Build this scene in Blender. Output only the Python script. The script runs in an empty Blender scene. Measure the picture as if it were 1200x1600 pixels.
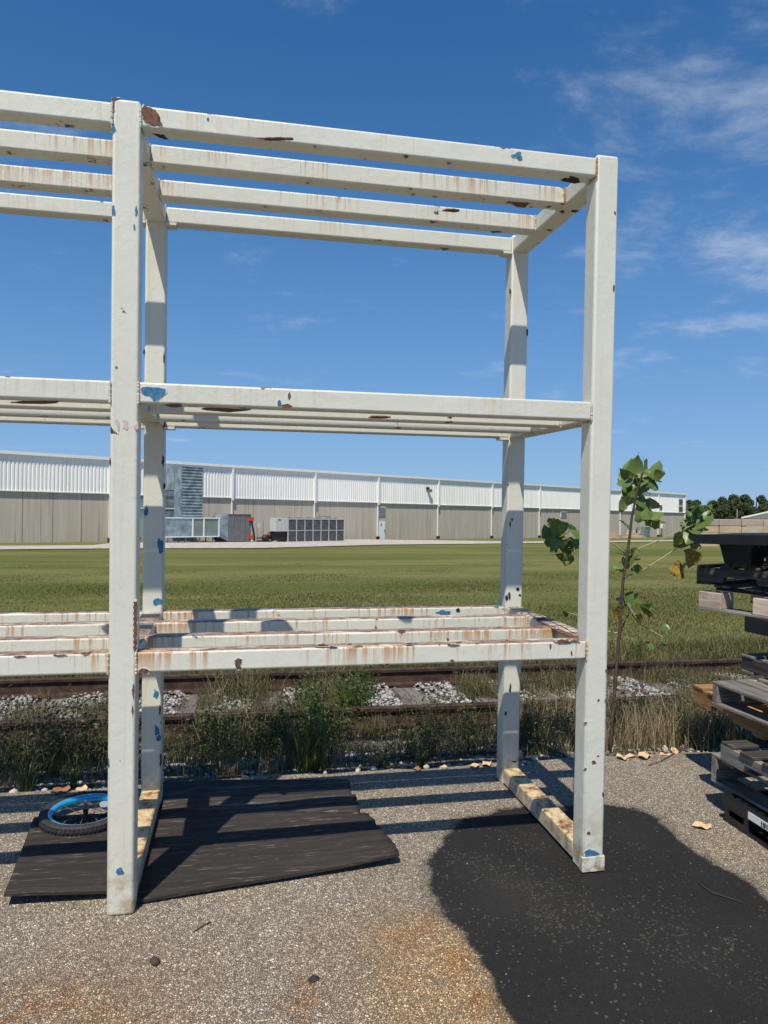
import bpy, bmesh, math, random
import numpy as np
from mathutils import Matrix, Vector, Euler
sc = bpy.context.scene
COL = sc.collection
R = math.radians
random.seed(7)
rng = np.random.RandomState(11)

# ------------------------------------------------------------------ camera
cd = bpy.data.cameras.new('camera'); cam = bpy.data.objects.new('camera', cd); COL.objects.link(cam)
cd.sensor_fit = 'HORIZONTAL'; cd.sensor_width = 36.0; cd.lens = 36 * 1137.13 / 1200
cd.clip_start = 0.05; cd.clip_end = 4000
cr, cu, cf = Vector((0.98071337, -0.19519975, 0.00991672)), Vector((-0.01096211, -0.0042759, 0.99993077)), Vector((0.19514384, 0.98075419, 0.00633323))
m = Matrix.Identity(4)
for i in range(3):
    m[i][0], m[i][1], m[i][2] = cr[i], cu[i], -cf[i]
m.translation = Vector((0.48511198, -2.9660985, 1.55508977))
cam.matrix_world = m
sc.camera = cam
sc.render.resolution_x, sc.render.resolution_y = 768, 1024

# the yard (asphalt, rack, pallets) rises 1.6 degrees away from the camera
YARD = Matrix.Rotation(R(1.6), 4, 'X')
SH = (YARD.to_3x3() @ Vector((0.255, 0.52, -1.0))).normalized()      # direction sunlight travels
SUN = -SH
el = math.asin(SUN.z); az = math.atan2(SUN.x, SUN.y)

# ------------------------------------------------------------------ sun and sky
ld = bpy.data.lights.new('sun', 'SUN'); lo = bpy.data.objects.new('sun', ld); COL.objects.link(lo)
ld.energy = 4.9; ld.angle = R(0.53); ld.color = (1.0, 0.925, 0.80)
lo.rotation_euler = SH.to_track_quat('-Z', 'Y').to_euler()
lo.location = (0, 0, 30)

w = bpy.data.worlds.new('World'); sc.world = w; w.use_nodes = True
nt = w.node_tree; nt.nodes.clear()
def wn(t, **k):
    n = nt.nodes.new(t)
    for a, b in k.items():
        if hasattr(n, a): setattr(n, a, b)
        else: n.inputs[a].default_value = b
    return n
L = nt.links.new
sky = wn('ShaderNodeTexSky', sky_type='NISHITA', sun_disc=False, sun_elevation=el, sun_rotation=az, altitude=200.0, air_density=1.0, dust_density=0.15, ozone_density=2.5)
tc = wn('ShaderNodeTexCoord')
sep = wn('ShaderNodeSeparateXYZ'); L(tc.outputs['Generated'], sep.inputs[0])
hz = wn('ShaderNodeMapRange'); L(sep.outputs[2], hz.inputs['Value']); hz.inputs['From Min'].default_value = 0.0; hz.inputs['From Max'].default_value = 0.5; hz.inputs['To Min'].default_value = 0.85; hz.inputs['To Max'].default_value = 0.25
hm = wn('ShaderNodeMix', data_type='RGBA'); L(hz.outputs[0], hm.inputs['Factor']); L(sky.outputs[0], hm.inputs[6])
# clear-air blue, paler toward the horizon
pale = wn('ShaderNodeMix', data_type='RGBA'); pz = wn('ShaderNodeMapRange'); L(sep.outputs[2], pz.inputs['Value']); pz.inputs['From Max'].default_value = 0.55
L(pz.outputs[0], pale.inputs['Factor']); pale.inputs[6].default_value = (3.1, 4.75, 7.3, 1); pale.inputs[7].default_value = (1.0, 2.35, 5.5, 1); L(pale.outputs[2], hm.inputs[7])
hsv = wn('ShaderNodeHueSaturation', Saturation=1.22, Value=1.0)
L(hm.outputs[2], hsv.inputs['Color'])
# clouds live on a flat layer overhead: direction / height
zc = wn('ShaderNodeMath', operation='MAXIMUM'); L(sep.outputs[2], zc.inputs[0]); zc.inputs[1].default_value = 0.0
za = wn('ShaderNodeMath', operation='ADD'); L(zc.outputs[0], za.inputs[0]); za.inputs[1].default_value = 0.12
dv = wn('ShaderNodeVectorMath', operation='DIVIDE'); L(tc.outputs['Generated'], dv.inputs[0])
cb = wn('ShaderNodeCombineXYZ')
for i in range(3): L(za.outputs[0], cb.inputs[i])
L(cb.outputs[0], dv.inputs[1])
mp = wn('ShaderNodeMapping'); L(dv.outputs[0], mp.inputs['Vector'])
mp.inputs['Scale'].default_value = (1.0, 1.35, 0.0); mp.inputs['Location'].default_value = (3.1, 1.7, 0); mp.inputs['Rotation'].default_value = (0, 0, R(25))
n1 = wn('ShaderNodeTexNoise', Scale=2.2, Detail=10.0, Roughness=0.66, Distortion=0.25); L(mp.outputs[0], n1.inputs['Vector'])
n2 = wn('ShaderNodeTexNoise', Scale=0.9, Detail=2.0, Roughness=0.5); L(mp.outputs[0], n2.inputs['Vector'])
# a thin cirrus bank lies to the right of the view
dt = wn('ShaderNodeVectorMath', operation='DOT_PRODUCT'); L(tc.outputs['Generated'], dt.inputs[0]); dt.inputs[1].default_value = Vector((0.56, 0.66, 0.52)).normalized()
bank = wn('ShaderNodeMapRange', interpolation_type='SMOOTHSTEP'); L(dt.outputs['Value'], bank.inputs['Value'])
bank.inputs['From Min'].default_value = 0.90; bank.inputs['From Max'].default_value = 1.0; bank.inputs['To Min'].default_value = 0.0; bank.inputs['To Max'].default_value = 0.17
sm = wn('ShaderNodeMath', operation='MULTIPLY_ADD'); L(n2.outputs[0], sm.inputs[0]); sm.inputs[1].default_value = 0.45
L(n1.outputs[0], sm.inputs[2])
s2 = wn('ShaderNodeMath', operation='ADD'); L(sm.outputs[0], s2.inputs[0]); L(bank.outputs[0], s2.inputs[1])
cm = wn('ShaderNodeMapRange', interpolation_type='SMOOTHSTEP'); L(s2.outputs[0], cm.inputs['Value'])
cm.inputs['From Min'].default_value = 0.80; cm.inputs['From Max'].default_value = 1.16; cm.inputs['To Max'].default_value = 0.6
mix = wn('ShaderNodeMix', data_type='RGBA'); L(cm.outputs[0], mix.inputs['Factor']); L(hsv.outputs[0], mix.inputs[6]); mix.inputs[7].default_value = (6.6, 7.2, 8.0, 1)
bg = wn('ShaderNodeBackground'); bg.inputs['Strength'].default_value = 0.103
L(mix.outputs[2], bg.inputs[0]); ow = wn('ShaderNodeOutputWorld'); L(bg.outputs[0], ow.inputs[0])

sc.view_settings.view_transform = 'Standard'; sc.view_settings.look = 'None'
sc.view_settings.exposure = 0.0; sc.view_settings.gamma = 1.0
sc.view_settings.use_curve_mapping = False

# ------------------------------------------------------------------ material helper
class MT:
    def __init__(s, name, rough=0.8, metallic=0.0, spec=0.5):
        s.m = bpy.data.materials.new(name); s.m.use_nodes = True
        s.t = s.m.node_tree; s.b = s.t.nodes['Principled BSDF']
        s.b.inputs['Roughness'].default_value = rough; s.b.inputs['Metallic'].default_value = metallic
        s.b.inputs['Specular IOR Level'].default_value = spec
        s.tc = None
    def put(s, sock, v):
        if isinstance(v, bpy.types.NodeSocket): s.t.links.new(v, sock)
        elif isinstance(v, (tuple, list)) and len(v) == 3 and sock.type == 'RGBA': sock.default_value = (*v, 1)
        else: sock.default_value = v
    def coord(s, k='Object'):
        if s.tc is None: s.tc = s.t.nodes.new('ShaderNodeTexCoord')
        return s.tc.outputs[k]
    def mapping(s, scale=(1, 1, 1), rnd=True, vec=None, rot=(0, 0, 0)):
        v = vec or s.coord()
        if rnd:
            oi = s.t.nodes.new('ShaderNodeObjectInfo'); a = s.t.nodes.new('ShaderNodeVectorMath'); a.operation = 'MULTIPLY_ADD'
            c = s.t.nodes.new('ShaderNodeCombineXYZ')
            for i in range(3): s.t.links.new(oi.outputs['Random'], c.inputs[i])
            s.put(a.inputs[0], c.outputs[0]); a.inputs[1].default_value = (37.0, 51.0, 23.0); s.put(a.inputs[2], v); v = a.outputs[0]
        mp = s.t.nodes.new('ShaderNodeMapping'); s.put(mp.inputs['Vector'], v); mp.inputs['Scale'].default_value = scale; mp.inputs['Rotation'].default_value = rot
        return mp.outputs[0]
    def noise(s, vec, scale, detail=4, rough=0.55, dist=0.0, col=False):
        n = s.t.nodes.new('ShaderNodeTexNoise'); s.put(n.inputs['Vector'], vec)
        n.inputs['Scale'].default_value = scale; n.inputs['Detail'].default_value = detail; n.inputs['Roughness'].default_value = rough; n.inputs['Distortion'].default_value = dist
        return n.outputs[1 if col else 0]
    def voronoi(s, vec, scale, feature='F1', out='Color', rnd=1.0):
        n = s.t.nodes.new('ShaderNodeTexVoronoi'); n.feature = feature; s.put(n.inputs['Vector'], vec); n.inputs['Scale'].default_value = scale; n.inputs['Randomness'].default_value = rnd
        return n.outputs[out]
    def rng(s, v, a, b, c=0.0, d=1.0, smooth=True):
        n = s.t.nodes.new('ShaderNodeMapRange'); n.interpolation_type = 'SMOOTHSTEP' if smooth else 'LINEAR'
        s.put(n.inputs['Value'], v); n.inputs['From Min'].default_value = a; n.inputs['From Max'].default_value = b; n.inputs['To Min'].default_value = c; n.inputs['To Max'].default_value = d
        return n.outputs[0]
    def math(s, op, a, b=0.0, c=0.0, clamp=False):
        n = s.t.nodes.new('ShaderNodeMath'); n.operation = op; n.use_clamp = clamp
        s.put(n.inputs[0], a); s.put(n.inputs[1], b)
        if op in ('MULTIPLY_ADD',): s.put(n.inputs[2], c)
        return n.outputs[0]
    def mix(s, f, a, b):
        n = s.t.nodes.new('ShaderNodeMix'); n.data_type = 'RGBA'; s.put(n.inputs['Factor'], f); s.put(n.inputs[6], a); s.put(n.inputs[7], b)
        return n.outputs[2]
    def ramp(s, f, stops):
        n = s.t.nodes.new('ShaderNodeValToRGB'); cr = n.color_ramp
        while len(cr.elements) < len(stops): cr.elements.new(0.5)
        for e, (p, c) in zip(cr.elements, stops): e.position = p; e.color = (*c, 1)
        s.put(n.inputs[0], f); return n.outputs[0]
    def attr(s, name, typ='OBJECT', out='Fac'):
        n = s.t.nodes.new('ShaderNodeAttribute'); n.attribute_type = typ; n.attribute_name = name; return n.outputs[out]
    def sepv(s, v):
        n = s.t.nodes.new('ShaderNodeSeparateXYZ'); s.put(n.inputs[0], v); return n.outputs
    def bump(s, h, strength=0.3, dist=0.002, normal=None):
        n = s.t.nodes.new('ShaderNodeBump'); s.put(n.inputs['Height'], h); n.inputs['Strength'].default_value = strength; n.inputs['Distance'].default_value = dist
        if normal: s.put(n.inputs['Normal'], normal)
        s.put(s.b.inputs['Normal'], n.outputs[0]); return n.outputs[0]
    def color(s, v): s.put(s.b.inputs['Base Color'], v); return s
    def rough(s, v): s.put(s.b.inputs['Roughness'], v); return s

def plain(name, col, rough=0.7, metallic=0.0, var=0.15, scale=6.0, spec=0.4):
    t = MT(name, rough, metallic, spec); v = t.mapping()
    n = t.noise(v, scale, 5)
    a = tuple(c * (1 - var) for c in col); b = tuple(min(1, c * (1 + var)) for c in col)
    t.color(t.mix(t.rng(n, .3, .7), a, b)); t.bump(n, 0.15, 0.01)
    return t.m

# painted steel of the rack
def steel():
    t = MT('chipped_white_paint', 0.42, 0.0, 0.45)
    v = t.mapping(); o = t.sepv(t.coord())
    base = t.mix(t.noise(v, 3.5, 6, .6), (.72, .72, .63), (.60, .60, .51))
    fine = t.noise(v, 38, 8, .7, .6)
    base = t.mix(t.rng(fine, .56, .70, 0, .22), base, (.36, .355, .32))
    crk = t.voronoi(t.mapping((1, 1, 1), vec=t.noise(v, 9, 3, .5, 0, True)), 9, 'DISTANCE_TO_EDGE', 'Distance')
    hair = t.math('MULTIPLY', t.rng(crk, .012, .0, 0, 1), t.rng(t.noise(v, 5, 2), .55, .66))
    base = t.mix(t.math('MULTIPLY', hair, .22), base, (.22, .20, .18))
    # rust runs down from the top edge of each beam
    rust = t.attr('rust')
    st = t.noise(t.mapping((52, 52, 1.6)), 1.0, 5, .75)
    amt = t.rng(t.noise(t.mapping((1.4, 1.4, 0.4)), 1.6, 2), .35, .7, .0, .16)
    grad = t.rng(o[2], -.045, .05, 0.15, 1.0, False)
    ends = t.math('MULTIPLY', t.rng(t.math('ABSOLUTE', o[0]), .70, .94), rust)
    amt = t.math('MULTIPLY_ADD', ends, .09, amt)
    sm = t.math('MULTIPLY', t.rng(t.math('ADD', st, amt), .61, .71), grad)
    sm = t.math('MULTIPLY', sm, t.math('MULTIPLY', rust, .95), clamp=True)
    base = t.mix(sm, base, t.mix(t.noise(v, 20, 3), (.56, .29, .055), (.34, .11, .022)))
    # brown tops where water lies
    g = t.t.nodes.new('ShaderNodeNewGeometry'); gz = t.sepv(g.outputs['Normal'])
    up = t.rng(gz[2], .55, .9)
    tp = t.rng(t.noise(t.mapping((3, 14, 14)), 1.5, 6, .65), .34, .50)
    tp = t.math('MULTIPLY', t.math('MULTIPLY', tp, up), t.attr('toprust'), clamp=True)
    base = t.mix(tp, base, t.mix(t.rng(t.noise(v, 25, 4), .4, .65), (.30, .215, .15), (.17, .075, .04)))
    # scattered chips down to the old blue coat and to rust
    ch = t.noise(t.mapping((1, 1, 1)), 11, 5, .62, .2)
    chips = t.attr('chips')
    thr = t.math('MULTIPLY_ADD', chips, -.05, .745)
    isb, isp = t.attr('beam'), t.attr('foot')
    eb = t.math('MULTIPLY', t.rng(t.math('ABSOLUTE', o[2]), .027, .040), isb)
    px_ = t.math('ABSOLUTE', t.math('SUBTRACT', o[0], .0508)); py_ = t.math('ABSOLUTE', t.math('SUBTRACT', o[1], .0508))
    ep = t.math('MULTIPLY', t.math('MULTIPLY', t.rng(px_, .036, .050), t.rng(py_, .036, .050)), isp)
    ch = t.math('MULTIPLY_ADD', t.math('ADD', eb, ep), .075, ch)
    ch = t.math('MULTIPLY_ADD', ends, .05, ch)
    lift = t.rng(t.math('SUBTRACT', ch, thr), -.022, -.004)
    base = t.mix(t.math('MULTIPLY', lift, .6), base, (.80, .79, .72))
    halo = t.math('MULTIPLY', t.rng(t.math('SUBTRACT', ch, thr), -.09, .0), t.math('MULTIPLY', rust, .45))
    base = t.mix(halo, base, (.50, .32, .13))
    dark = t.math('GREATER_THAN', ch, thr)
    base = t.mix(dark, base, t.mix(t.rng(t.noise(v, 4, 1), .5, .52), (.10, .045, .03), (.035, .13, .22)))
    ps = t.math('MULTIPLY', t.rng(t.noise(t.mapping((26, 26, .55)), 1.0, 4, .7), .56, .72, 0, .30), isp)
    base = t.mix(ps, base, (.52, .43, .24))
    # grime at the feet of posts
    foot = t.math('MULTIPLY', t.rng(o[2], .34, .0, 0, 1), t.attr('foot'))
    fm = t.math('MULTIPLY', foot, t.rng(t.noise(v, 14, 6, .65), .38, .68), clamp=True)
    base = t.mix(fm, base, t.mix(t.noise(v, 30, 3), (.50, .42, .26), (.26, .17, .10)))
    # yellowed, flaking coat of the floor rails
    cream = t.attr('cream')
    cc = t.ramp(t.noise(v, 17, 7, .68), [(.40, (.16, .085, .045)), (.46, (.42, .26, .11)), (.54, (.60, .46, .25)), (.62, (.66, .57, .38)), (.68, (.25, .17, .10))])
    base = t.mix(t.math('MULTIPLY', cream, t.rng(gz[2], -.6, .8, .45, 1.0), clamp=True), base, cc)
    t.color(base)
    n = t.t.nodes.new('ShaderNodeMath'); n.operation = 'ADD'
    t.put(n.inputs[0], t.math('MULTIPLY', fine, t.rng(t.noise(v, 2.2, 2), .4, .65, .15, .8))); t.put(n.inputs[1], t.math('ADD', t.math('MULTIPLY', t.noise(v, 10, 3, .5, 1.2), 1.1), t.math('MULTIPLY', dark, -1.6)))
    t.bump(n.outputs[0], 0.7, 0.0028)
    t.rough(t.rng(fine, .3, .7, .34, .6))
    return t.m

def bare(name, a, b):
    t = MT(name, 0.8); v = t.mapping(); n = t.noise(v, 60, 6, .7)
    t.color(t.mix(t.rng(n, .38, .62), a, b)); t.bump(n, .6, .002); return t.m

def asphalt():
    t = MT('worn_asphalt', 0.9, 0, .25)
    v = t.mapping(rnd=False)
    vd = t.t.nodes.new('ShaderNodeVectorMath'); vd.operation = 'MULTIPLY_ADD'
    t.put(vd.inputs[0], t.noise(v, 60, 2, .5, 0, True)); vd.inputs[1].default_value = (.006, .006, .0); t.put(vd.inputs[2], v)
    vv = vd.outputs[0]
    cell = t.sepv(t.voronoi(vv, 132)); edge = t.voronoi(vv, 132, 'DISTANCE_TO_EDGE', 'Distance')
    cell2 = t.sepv(t.voronoi(vv, 230))
    stone = t.ramp(cell[0], [(0.0, (.15, .12, .09)), (.16, (.32, .265, .20)), (.50, (.46, .39, .30)), (.80, (.57, .495, .385)), (.95, (.72, .65, .53)), (1.0, (.84, .80, .72))])
    fines = t.ramp(cell2[1], [(0.0, (.14, .115, .088)), (.6, (.36, .305, .235)), (1.0, (.56, .48, .38))])
    stone = t.mix(t.math('GREATER_THAN', cell[1], .66), stone, fines)
    gap = t.rng(edge, .0, .0011 * 132, 0, 1)
    col = t.mix(gap, (.20, .165, .125), stone)
    big = t.noise(v, 1.3, 5, .6)
    col = t.mix(t.rng(big, .40, .75, 0, .35), col, (.20, .17, .135))
    warm = t.rng(t.noise(t.mapping(rnd=False), .8, 3, .6), .45, .7, 0, .35)
    mul = t.t.nodes.new('ShaderNodeMix'); mul.data_type = 'RGBA'; mul.blend_type = 'MULTIPLY'; t.put(mul.inputs['Factor'], warm); t.put(mul.inputs[6], col); mul.inputs[7].default_value = (1.0, .85, .66, 1)
    col = mul.outputs[2]
    # rust weeping
    rs = t.attr('rust_tint', 'GEOMETRY')
    rm = t.math('MULTIPLY', rs, t.rng(t.noise(v, 14, 5, .65), .3, .62), clamp=True)
    mul = t.t.nodes.new('ShaderNodeMix'); mul.data_type = 'RGBA'; mul.blend_type = 'MULTIPLY'; t.put(mul.inputs['Factor'], rm); t.put(mul.inputs[6], col); mul.inputs[7].default_value = (.88, .62, .45, 1)
    col = mul.outputs[2]
    am = t.attr('amber', 'GEOMETRY')
    mul = t.t.nodes.new('ShaderNodeMix'); mul.data_type = 'RGBA'; mul.blend_type = 'MULTIPLY'; t.put(mul.inputs['Factor'], t.math('MULTIPLY', am, t.rng(t.noise(v, 9, 4), .25, .5, .5, 1.0), clamp=True)); t.put(mul.inputs[6], col); mul.inputs[7].default_value = (1.22, 1.04, .78, 1)
    col = mul.outputs[2]
    # black sealer spill with an irregular rim
    sd = t.attr('spill', 'GEOMETRY')
    sdn = t.math('MULTIPLY_ADD', t.math('SUBTRACT', t.noise(v, 7, 6, .6), .5), .13, sd)
    sdn = t.math('MULTIPLY_ADD', t.math('SUBTRACT', t.noise(v, 90, 3, .7), .5), .06, sdn)
    mask = t.rng(sdn, -.012, .018)
    ghost = t.rng(sdn, -.07, .0, 0, .35)
    tar = t.mix(t.rng(cell2[0], .0, 1, 0, 1, False), (.013, .0125, .012), (.024, .0225, .021))
    tar = t.mix(t.rng(t.noise(v, 2.2, 4), .45, .75, 0, .30), tar, (.036, .033, .029))
    wn_ = t.attr('scuffed', 'GEOMETRY')
    worn = t.math('MULTIPLY', t.math('GREATER_THAN', t.math('MULTIPLY_ADD', wn_, .16, cell[2]), .978), t.rng(t.noise(v, 3.1, 4, .6), .36, .58))
    tar = t.mix(worn, tar, (.085, .078, .06)); tar = t.mix(t.math('MULTIPLY', wn_, .35), tar, (.045, .042, .034))
    tar = t.mix(t.math('GREATER_THAN', cell2[2], .9997), tar, (.30, .28, .24))
    col = t.mix(ghost, col, (.10, .078, .055))
    col = t.mix(mask, col, tar)
    t.color(col)
    h = t.math('MULTIPLY', gap, t.math('ADD', cell[1], .4))
    h = t.math('MULTIPLY', h, t.rng(mask, 0, 1, 1, .3, False))
    t.bump(h, 1.0, .0045)
    t.rough(t.rng(mask, 0, 1, .92, .8))
    return t.m

def wood(name, dark, light, accent=None, gs=1.0, rough=.85, acc=(2, 9, 9, .55, .68)):
    t = MT(name, rough, 0, .25)
    v = t.mapping((1.2 * gs, 26 * gs, 26 * gs))
    n = t.noise(v, 2.2, 7, .65, .7); f = t.noise(t.mapping((6, 160, 160)), 1.5, 4, .6)
    col = t.mix(t.rng(n, .32, .68), dark, light)
    col = t.mix(t.rng(f, .5, .72, 0, .45), col, tuple(c * .55 for c in dark))
    if accent: col = t.mix(t.rng(t.noise(t.mapping(acc[:3]), 1.4, 5, .65, .4), acc[3], acc[4], 0, .8), col, accent)
    oi = t.t.nodes.new('ShaderNodeObjectInfo')
    hv = t.t.nodes.new('ShaderNodeHueSaturation'); t.put(hv.inputs['Color'], col); t.put(hv.inputs['Value'], t.rng(oi.outputs['Random'], 0, 1, .78, 1.2, False))
    t.color(hv.outputs[0]); t.bump(t.math('ADD', n, f), .5, .002)
    return t.m

def foliage(name, a, b, c, trans=.35, rough=.55):
    """a..c spread over the per-leaf attribute 'tone'"""
    t = MT(name, rough, 0, .35)
    col = t.ramp(t.attr('tone', 'GEOMETRY'), [(0, a), (.5, b), (1, c)])
    t.color(col)
    tr = t.t.nodes.new('ShaderNodeBsdfTranslucent'); t.put(tr.inputs[0], col)
    ms = t.t.nodes.new('ShaderNodeMixShader'); ms.inputs[0].default_value = trans
    out = t.t.nodes['Material Output']
    t.t.links.new(t.b.outputs[0], ms.inputs[1]); t.t.links.new(tr.outputs[0], ms.inputs[2]); t.t.links.new(ms.outputs[0], out.inputs[0])
    return t.m

M = {}
M['steel'] = steel()
M['blue'] = bare('old_blue_coat', (.025, .13, .25), (.05, .21, .36))
M['rust'] = bare('bare_rust', (.20, .095, .055), (.075, .032, .02))
M['dark'] = bare('dark_scale', (.035, .026, .02), (.014, .012, .01))
M['tan'] = bare('primer_tan', (.60, .50, .42), (.52, .44, .37))
M['asphalt'] = asphalt()
M['ply'] = wood('blackened_plywood', (.026, .022, .019), (.044, .037, .031), (.17, .145, .12), .6, acc=(5, 55, 55, .57, .68))
M['ply_old'] = wood('grey_rotten_plywood', (.022, .018, .016), (.085, .07, .06), (.24, .21, .18), .8, acc=(3, 30, 30, .56, .68))
M['wood_grey'] = wood('weathered_grey_wood', (.11, .10, .09), (.26, .245, .22), (.34, .32, .29))
M['wood_dark'] = wood('soot_dark_wood', (.022, .02, .018), (.085, .078, .068), (.13, .12, .105))
M['wood_soot'] = wood('sooty_grey_wood', (.06, .054, .047), (.15, .135, .118), (.03, .027, .024))
M['wood_new'] = wood('orange_pallet_wood', (.30, .155, .065), (.46, .28, .13), (.20, .09, .04))
M['wood_pale'] = wood('pale_pallet_wood', (.42, .33, .25), (.58, .49, .40), (.34, .24, .17))
M['wood_tie'] = wood('old_tie_wood', (.075, .065, .056), (.23, .205, .175), (.12, .10, .085))
M['plastic'] = plain('black_plastic', (.012, .013, .015), .38, 0, .3, 5, .5)
M['rail'] = plain('rusty_rail_steel', (.062, .036, .027), .75, .2, .45, 9)
M['railtop'] = plain('rail_running_face', (.055, .046, .044), .42, .6, .2, 9)
M['white'] = plain('white_paint', (.78, .79, .77), .5, 0, .04)
M['galv'] = plain('galvanised_sheet', (.30, .37, .40), .42, .5, .35, 1.6)
M['galvp'] = plain('galvanised_panel', (.20, .25, .24), .5, .15, .12, .9)
M['unitgrey'] = plain('grey_enamel', (.50, .52, .49), .5, 0, .06)
M['coil'] = plain('dark_coil_mesh', (.085, .09, .095), .6, .2, .25, 3)
M['coil2'] = plain('grey_coil_mesh', (.17, .17, .17), .6, .2, .12, 2)
M['red'] = plain('red_valve_paint', (.55, .05, .035), .5)
M['blackpipe'] = plain('black_pipe', (.02, .02, .022), .5)
M['glass'] = plain('dark_window', (.05, .06, .07), .15, 0, .2)
M['tyre'] = plain('tyre_rubber', (.03, .03, .031), .7, 0, .3, 40)
M['rimblue'] = plain('blue_anodised_rim', (.02, .40, .78), .25, .25, .08)
M['chrome'] = plain('bright_spoke_steel', (.62, .64, .66), .3, .8, .1)
M['label'] = plain('white_sticker', (.75, .75, .73), .5, 0, .06, 60)
M['ink'] = plain('black_print', (.04, .04, .04), .6)
M['dryleaf'] = plain('dry_leaf', (.62, .44, .25), .8, 0, .35, 20)
M['pebble'] = plain('pale_stone', (.52, .46, .38), .85, 0, .25, 30)
M['bark'] = plain('young_bark', (.10, .07, .05), .85, 0, .4, 40)
M['petiole'] = plain('pale_petiole', (.38, .36, .20), .7)

# concrete panels
t = MT('precast_concrete', .9, 0, .2); v = t.mapping((.9, .9, .05)); n = t.noise(v, 3.2, 6, .65)
c = t.mix(t.rng(n, .35, .68), (.46, .41, .335), (.54, .485, .405)); c = t.mix(t.rng(t.noise(t.mapping((2.4, 2.4, .04)), 2, 3), .60, .68, 0, .45), c, (.16, .14, .12))
f = t.noise(t.mapping((7, 7, .3)), 2.0, 4); c = t.mix(t.rng(f, .5, .8, 0, .3), c, (.40, .37, .33)); t.color(c); M['concrete'] = t.m
# white siding
t = MT('white_ribbed_siding', .5, 0, .4); v = t.mapping((1, 1, .15)); t.color(t.mix(t.rng(t.noise(v, 1.2, 4), .4, .7), (.88, .87, .83), (.82, .815, .77))); M['siding'] = t.m
# mowed field
t = MT('mown_grass_ground', .95, 0, .1); v = t.mapping(rnd=False)
n = t.noise(t.mapping((.05, .35, 1), rnd=False), 1.0, 6, .6); n2 = t.noise(v, 6.0, 6, .7); n3 = t.noise(t.mapping((1.2, 5.0, 1), rnd=False), 1.5, 5, .7)
c = t.mix(t.rng(n, .38, .62), (.112, .128, .030), (.20, .19, .065)); c = t.mix(t.rng(n2, .42, .66, 0, .55), c, (.09, .11, .032))
c = t.mix(t.rng(n3, .56, .74, 0, .65), c, (.27, .235, .105)); t.color(c); t.bump(t.math('ADD', n2, n3), 1.0, .06); M['field'] = t.m
# soil and ballast bed
t = MT('gravelly_soil', .95, 0, .1); v = t.mapping(rnd=False); vo = t.sepv(t.voronoi(v, 38)); ed = t.voronoi(v, 38, 'DISTANCE_TO_EDGE', 'Distance')
c = t.ramp(vo[0], [(0, (.10, .085, .07)), (.5, (.20, .18, .155)), (1, (.42, .40, .37))]); c = t.mix(t.rng(ed, 0, .12), (.03, .025, .02), c)
c = t.mix(t.rng(t.noise(v, 2.5, 5), .4, .62, 0, .85), c, (.055, .042, .03)); t.color(c); t.bump(ed, .8, .01); M['soil'] = t.m
t = MT('crushed_limestone', .9, 0, .15); v = t.mapping(rnd=False); n = t.noise(t.attr('tone', 'GEOMETRY', 'Vector'), 1.0)
c = t.ramp(t.attr('tone', 'GEOMETRY'), [(0, (.13, .12, .11)), (.4, (.27, .26, .245)), (1, (.50, .49, .47))]); t.color(c); M['rock'] = t.m
t = MT('gravel_track', .95, 0, .1); v = t.mapping(rnd=False); t.color(t.mix(t.rng(t.noise(v, 1.5, 6, .7), .35, .65), (.36, .32, .265), (.54, .505, .455))); M['gravel'] = t.m
# blocks: colour differs from block to block
t = MT('waste_concrete_block', .9, 0, .15); oi = t.t.nodes.new('ShaderNodeObjectInfo'); v = t.mapping()
c = t.ramp(oi.outputs['Random'], [(0, (.30, .27, .22)), (.35, (.46, .40, .31)), (.6, (.54, .45, .33)), (.82, (.50, .31, .15)), (1, (.33, .32, .30))])
c = t.mix(t.rng(t.noise(v, 1.6, 5, .65), .45, .7, 0, .5), c, (.28, .25, .21)); t.color(c); M['block'] = t.m

M['grass'] = foliage('green_grass_blade', (.075, .098, .022), (.165, .172, .048), (.38, .31, .15), .35)
M['verge'] = foliage('olive_verge_blade', (.05, .06, .02), (.13, .125, .05), (.34, .28, .15), .3)
M['weed'] = foliage('weed_leaf', (.032, .045, .013), (.08, .088, .028), (.24, .19, .09), .3)
M['weed_green'] = foliage('bright_weed_leaf', (.042, .068, .016), (.085, .12, .03), (.19, .20, .07), .35)
M['straw'] = foliage('dry_straw', (.20, .15, .075), (.34, .26, .14), (.48, .40, .25), .25)
M['treeleaf'] = foliage('far_tree_leaf', (.035, .058, .024), (.08, .115, .042), (.15, .18, .065), .15)
t = MT('poplar_leaf', .38, 0, .5); v = t.mapping(); oi = t.t.nodes.new('ShaderNodeObjectInfo')
yl = t.attr('yellow'); g = t.mix(t.noise(v, 9, 3), (.09, .15, .035), (.17, .25, .06)); g = t.mix(t.rng(oi.outputs['Random'], .3, 1, 0, .7), g, (.24, .33, .11))
y = t.mix(t.rng(t.noise(v, 14, 4), .42, .6), (.42, .30, .04), (.22, .12, .03)); c = t.mix(yl, g, y); t.color(c)
tr = t.t.nodes.new('ShaderNodeBsdfTranslucent'); t.put(tr.inputs[0], c); ms = t.t.nodes.new('ShaderNodeMixShader'); ms.inputs[0].default_value = .3
t.t.links.new(t.b.outputs[0], ms.inputs[1]); t.t.links.new(tr.outputs[0], ms.inputs[2]); t.t.links.new(ms.outputs[0], t.t.nodes['Material Output'].inputs[0]); M['leaf'] = t.m

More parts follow.
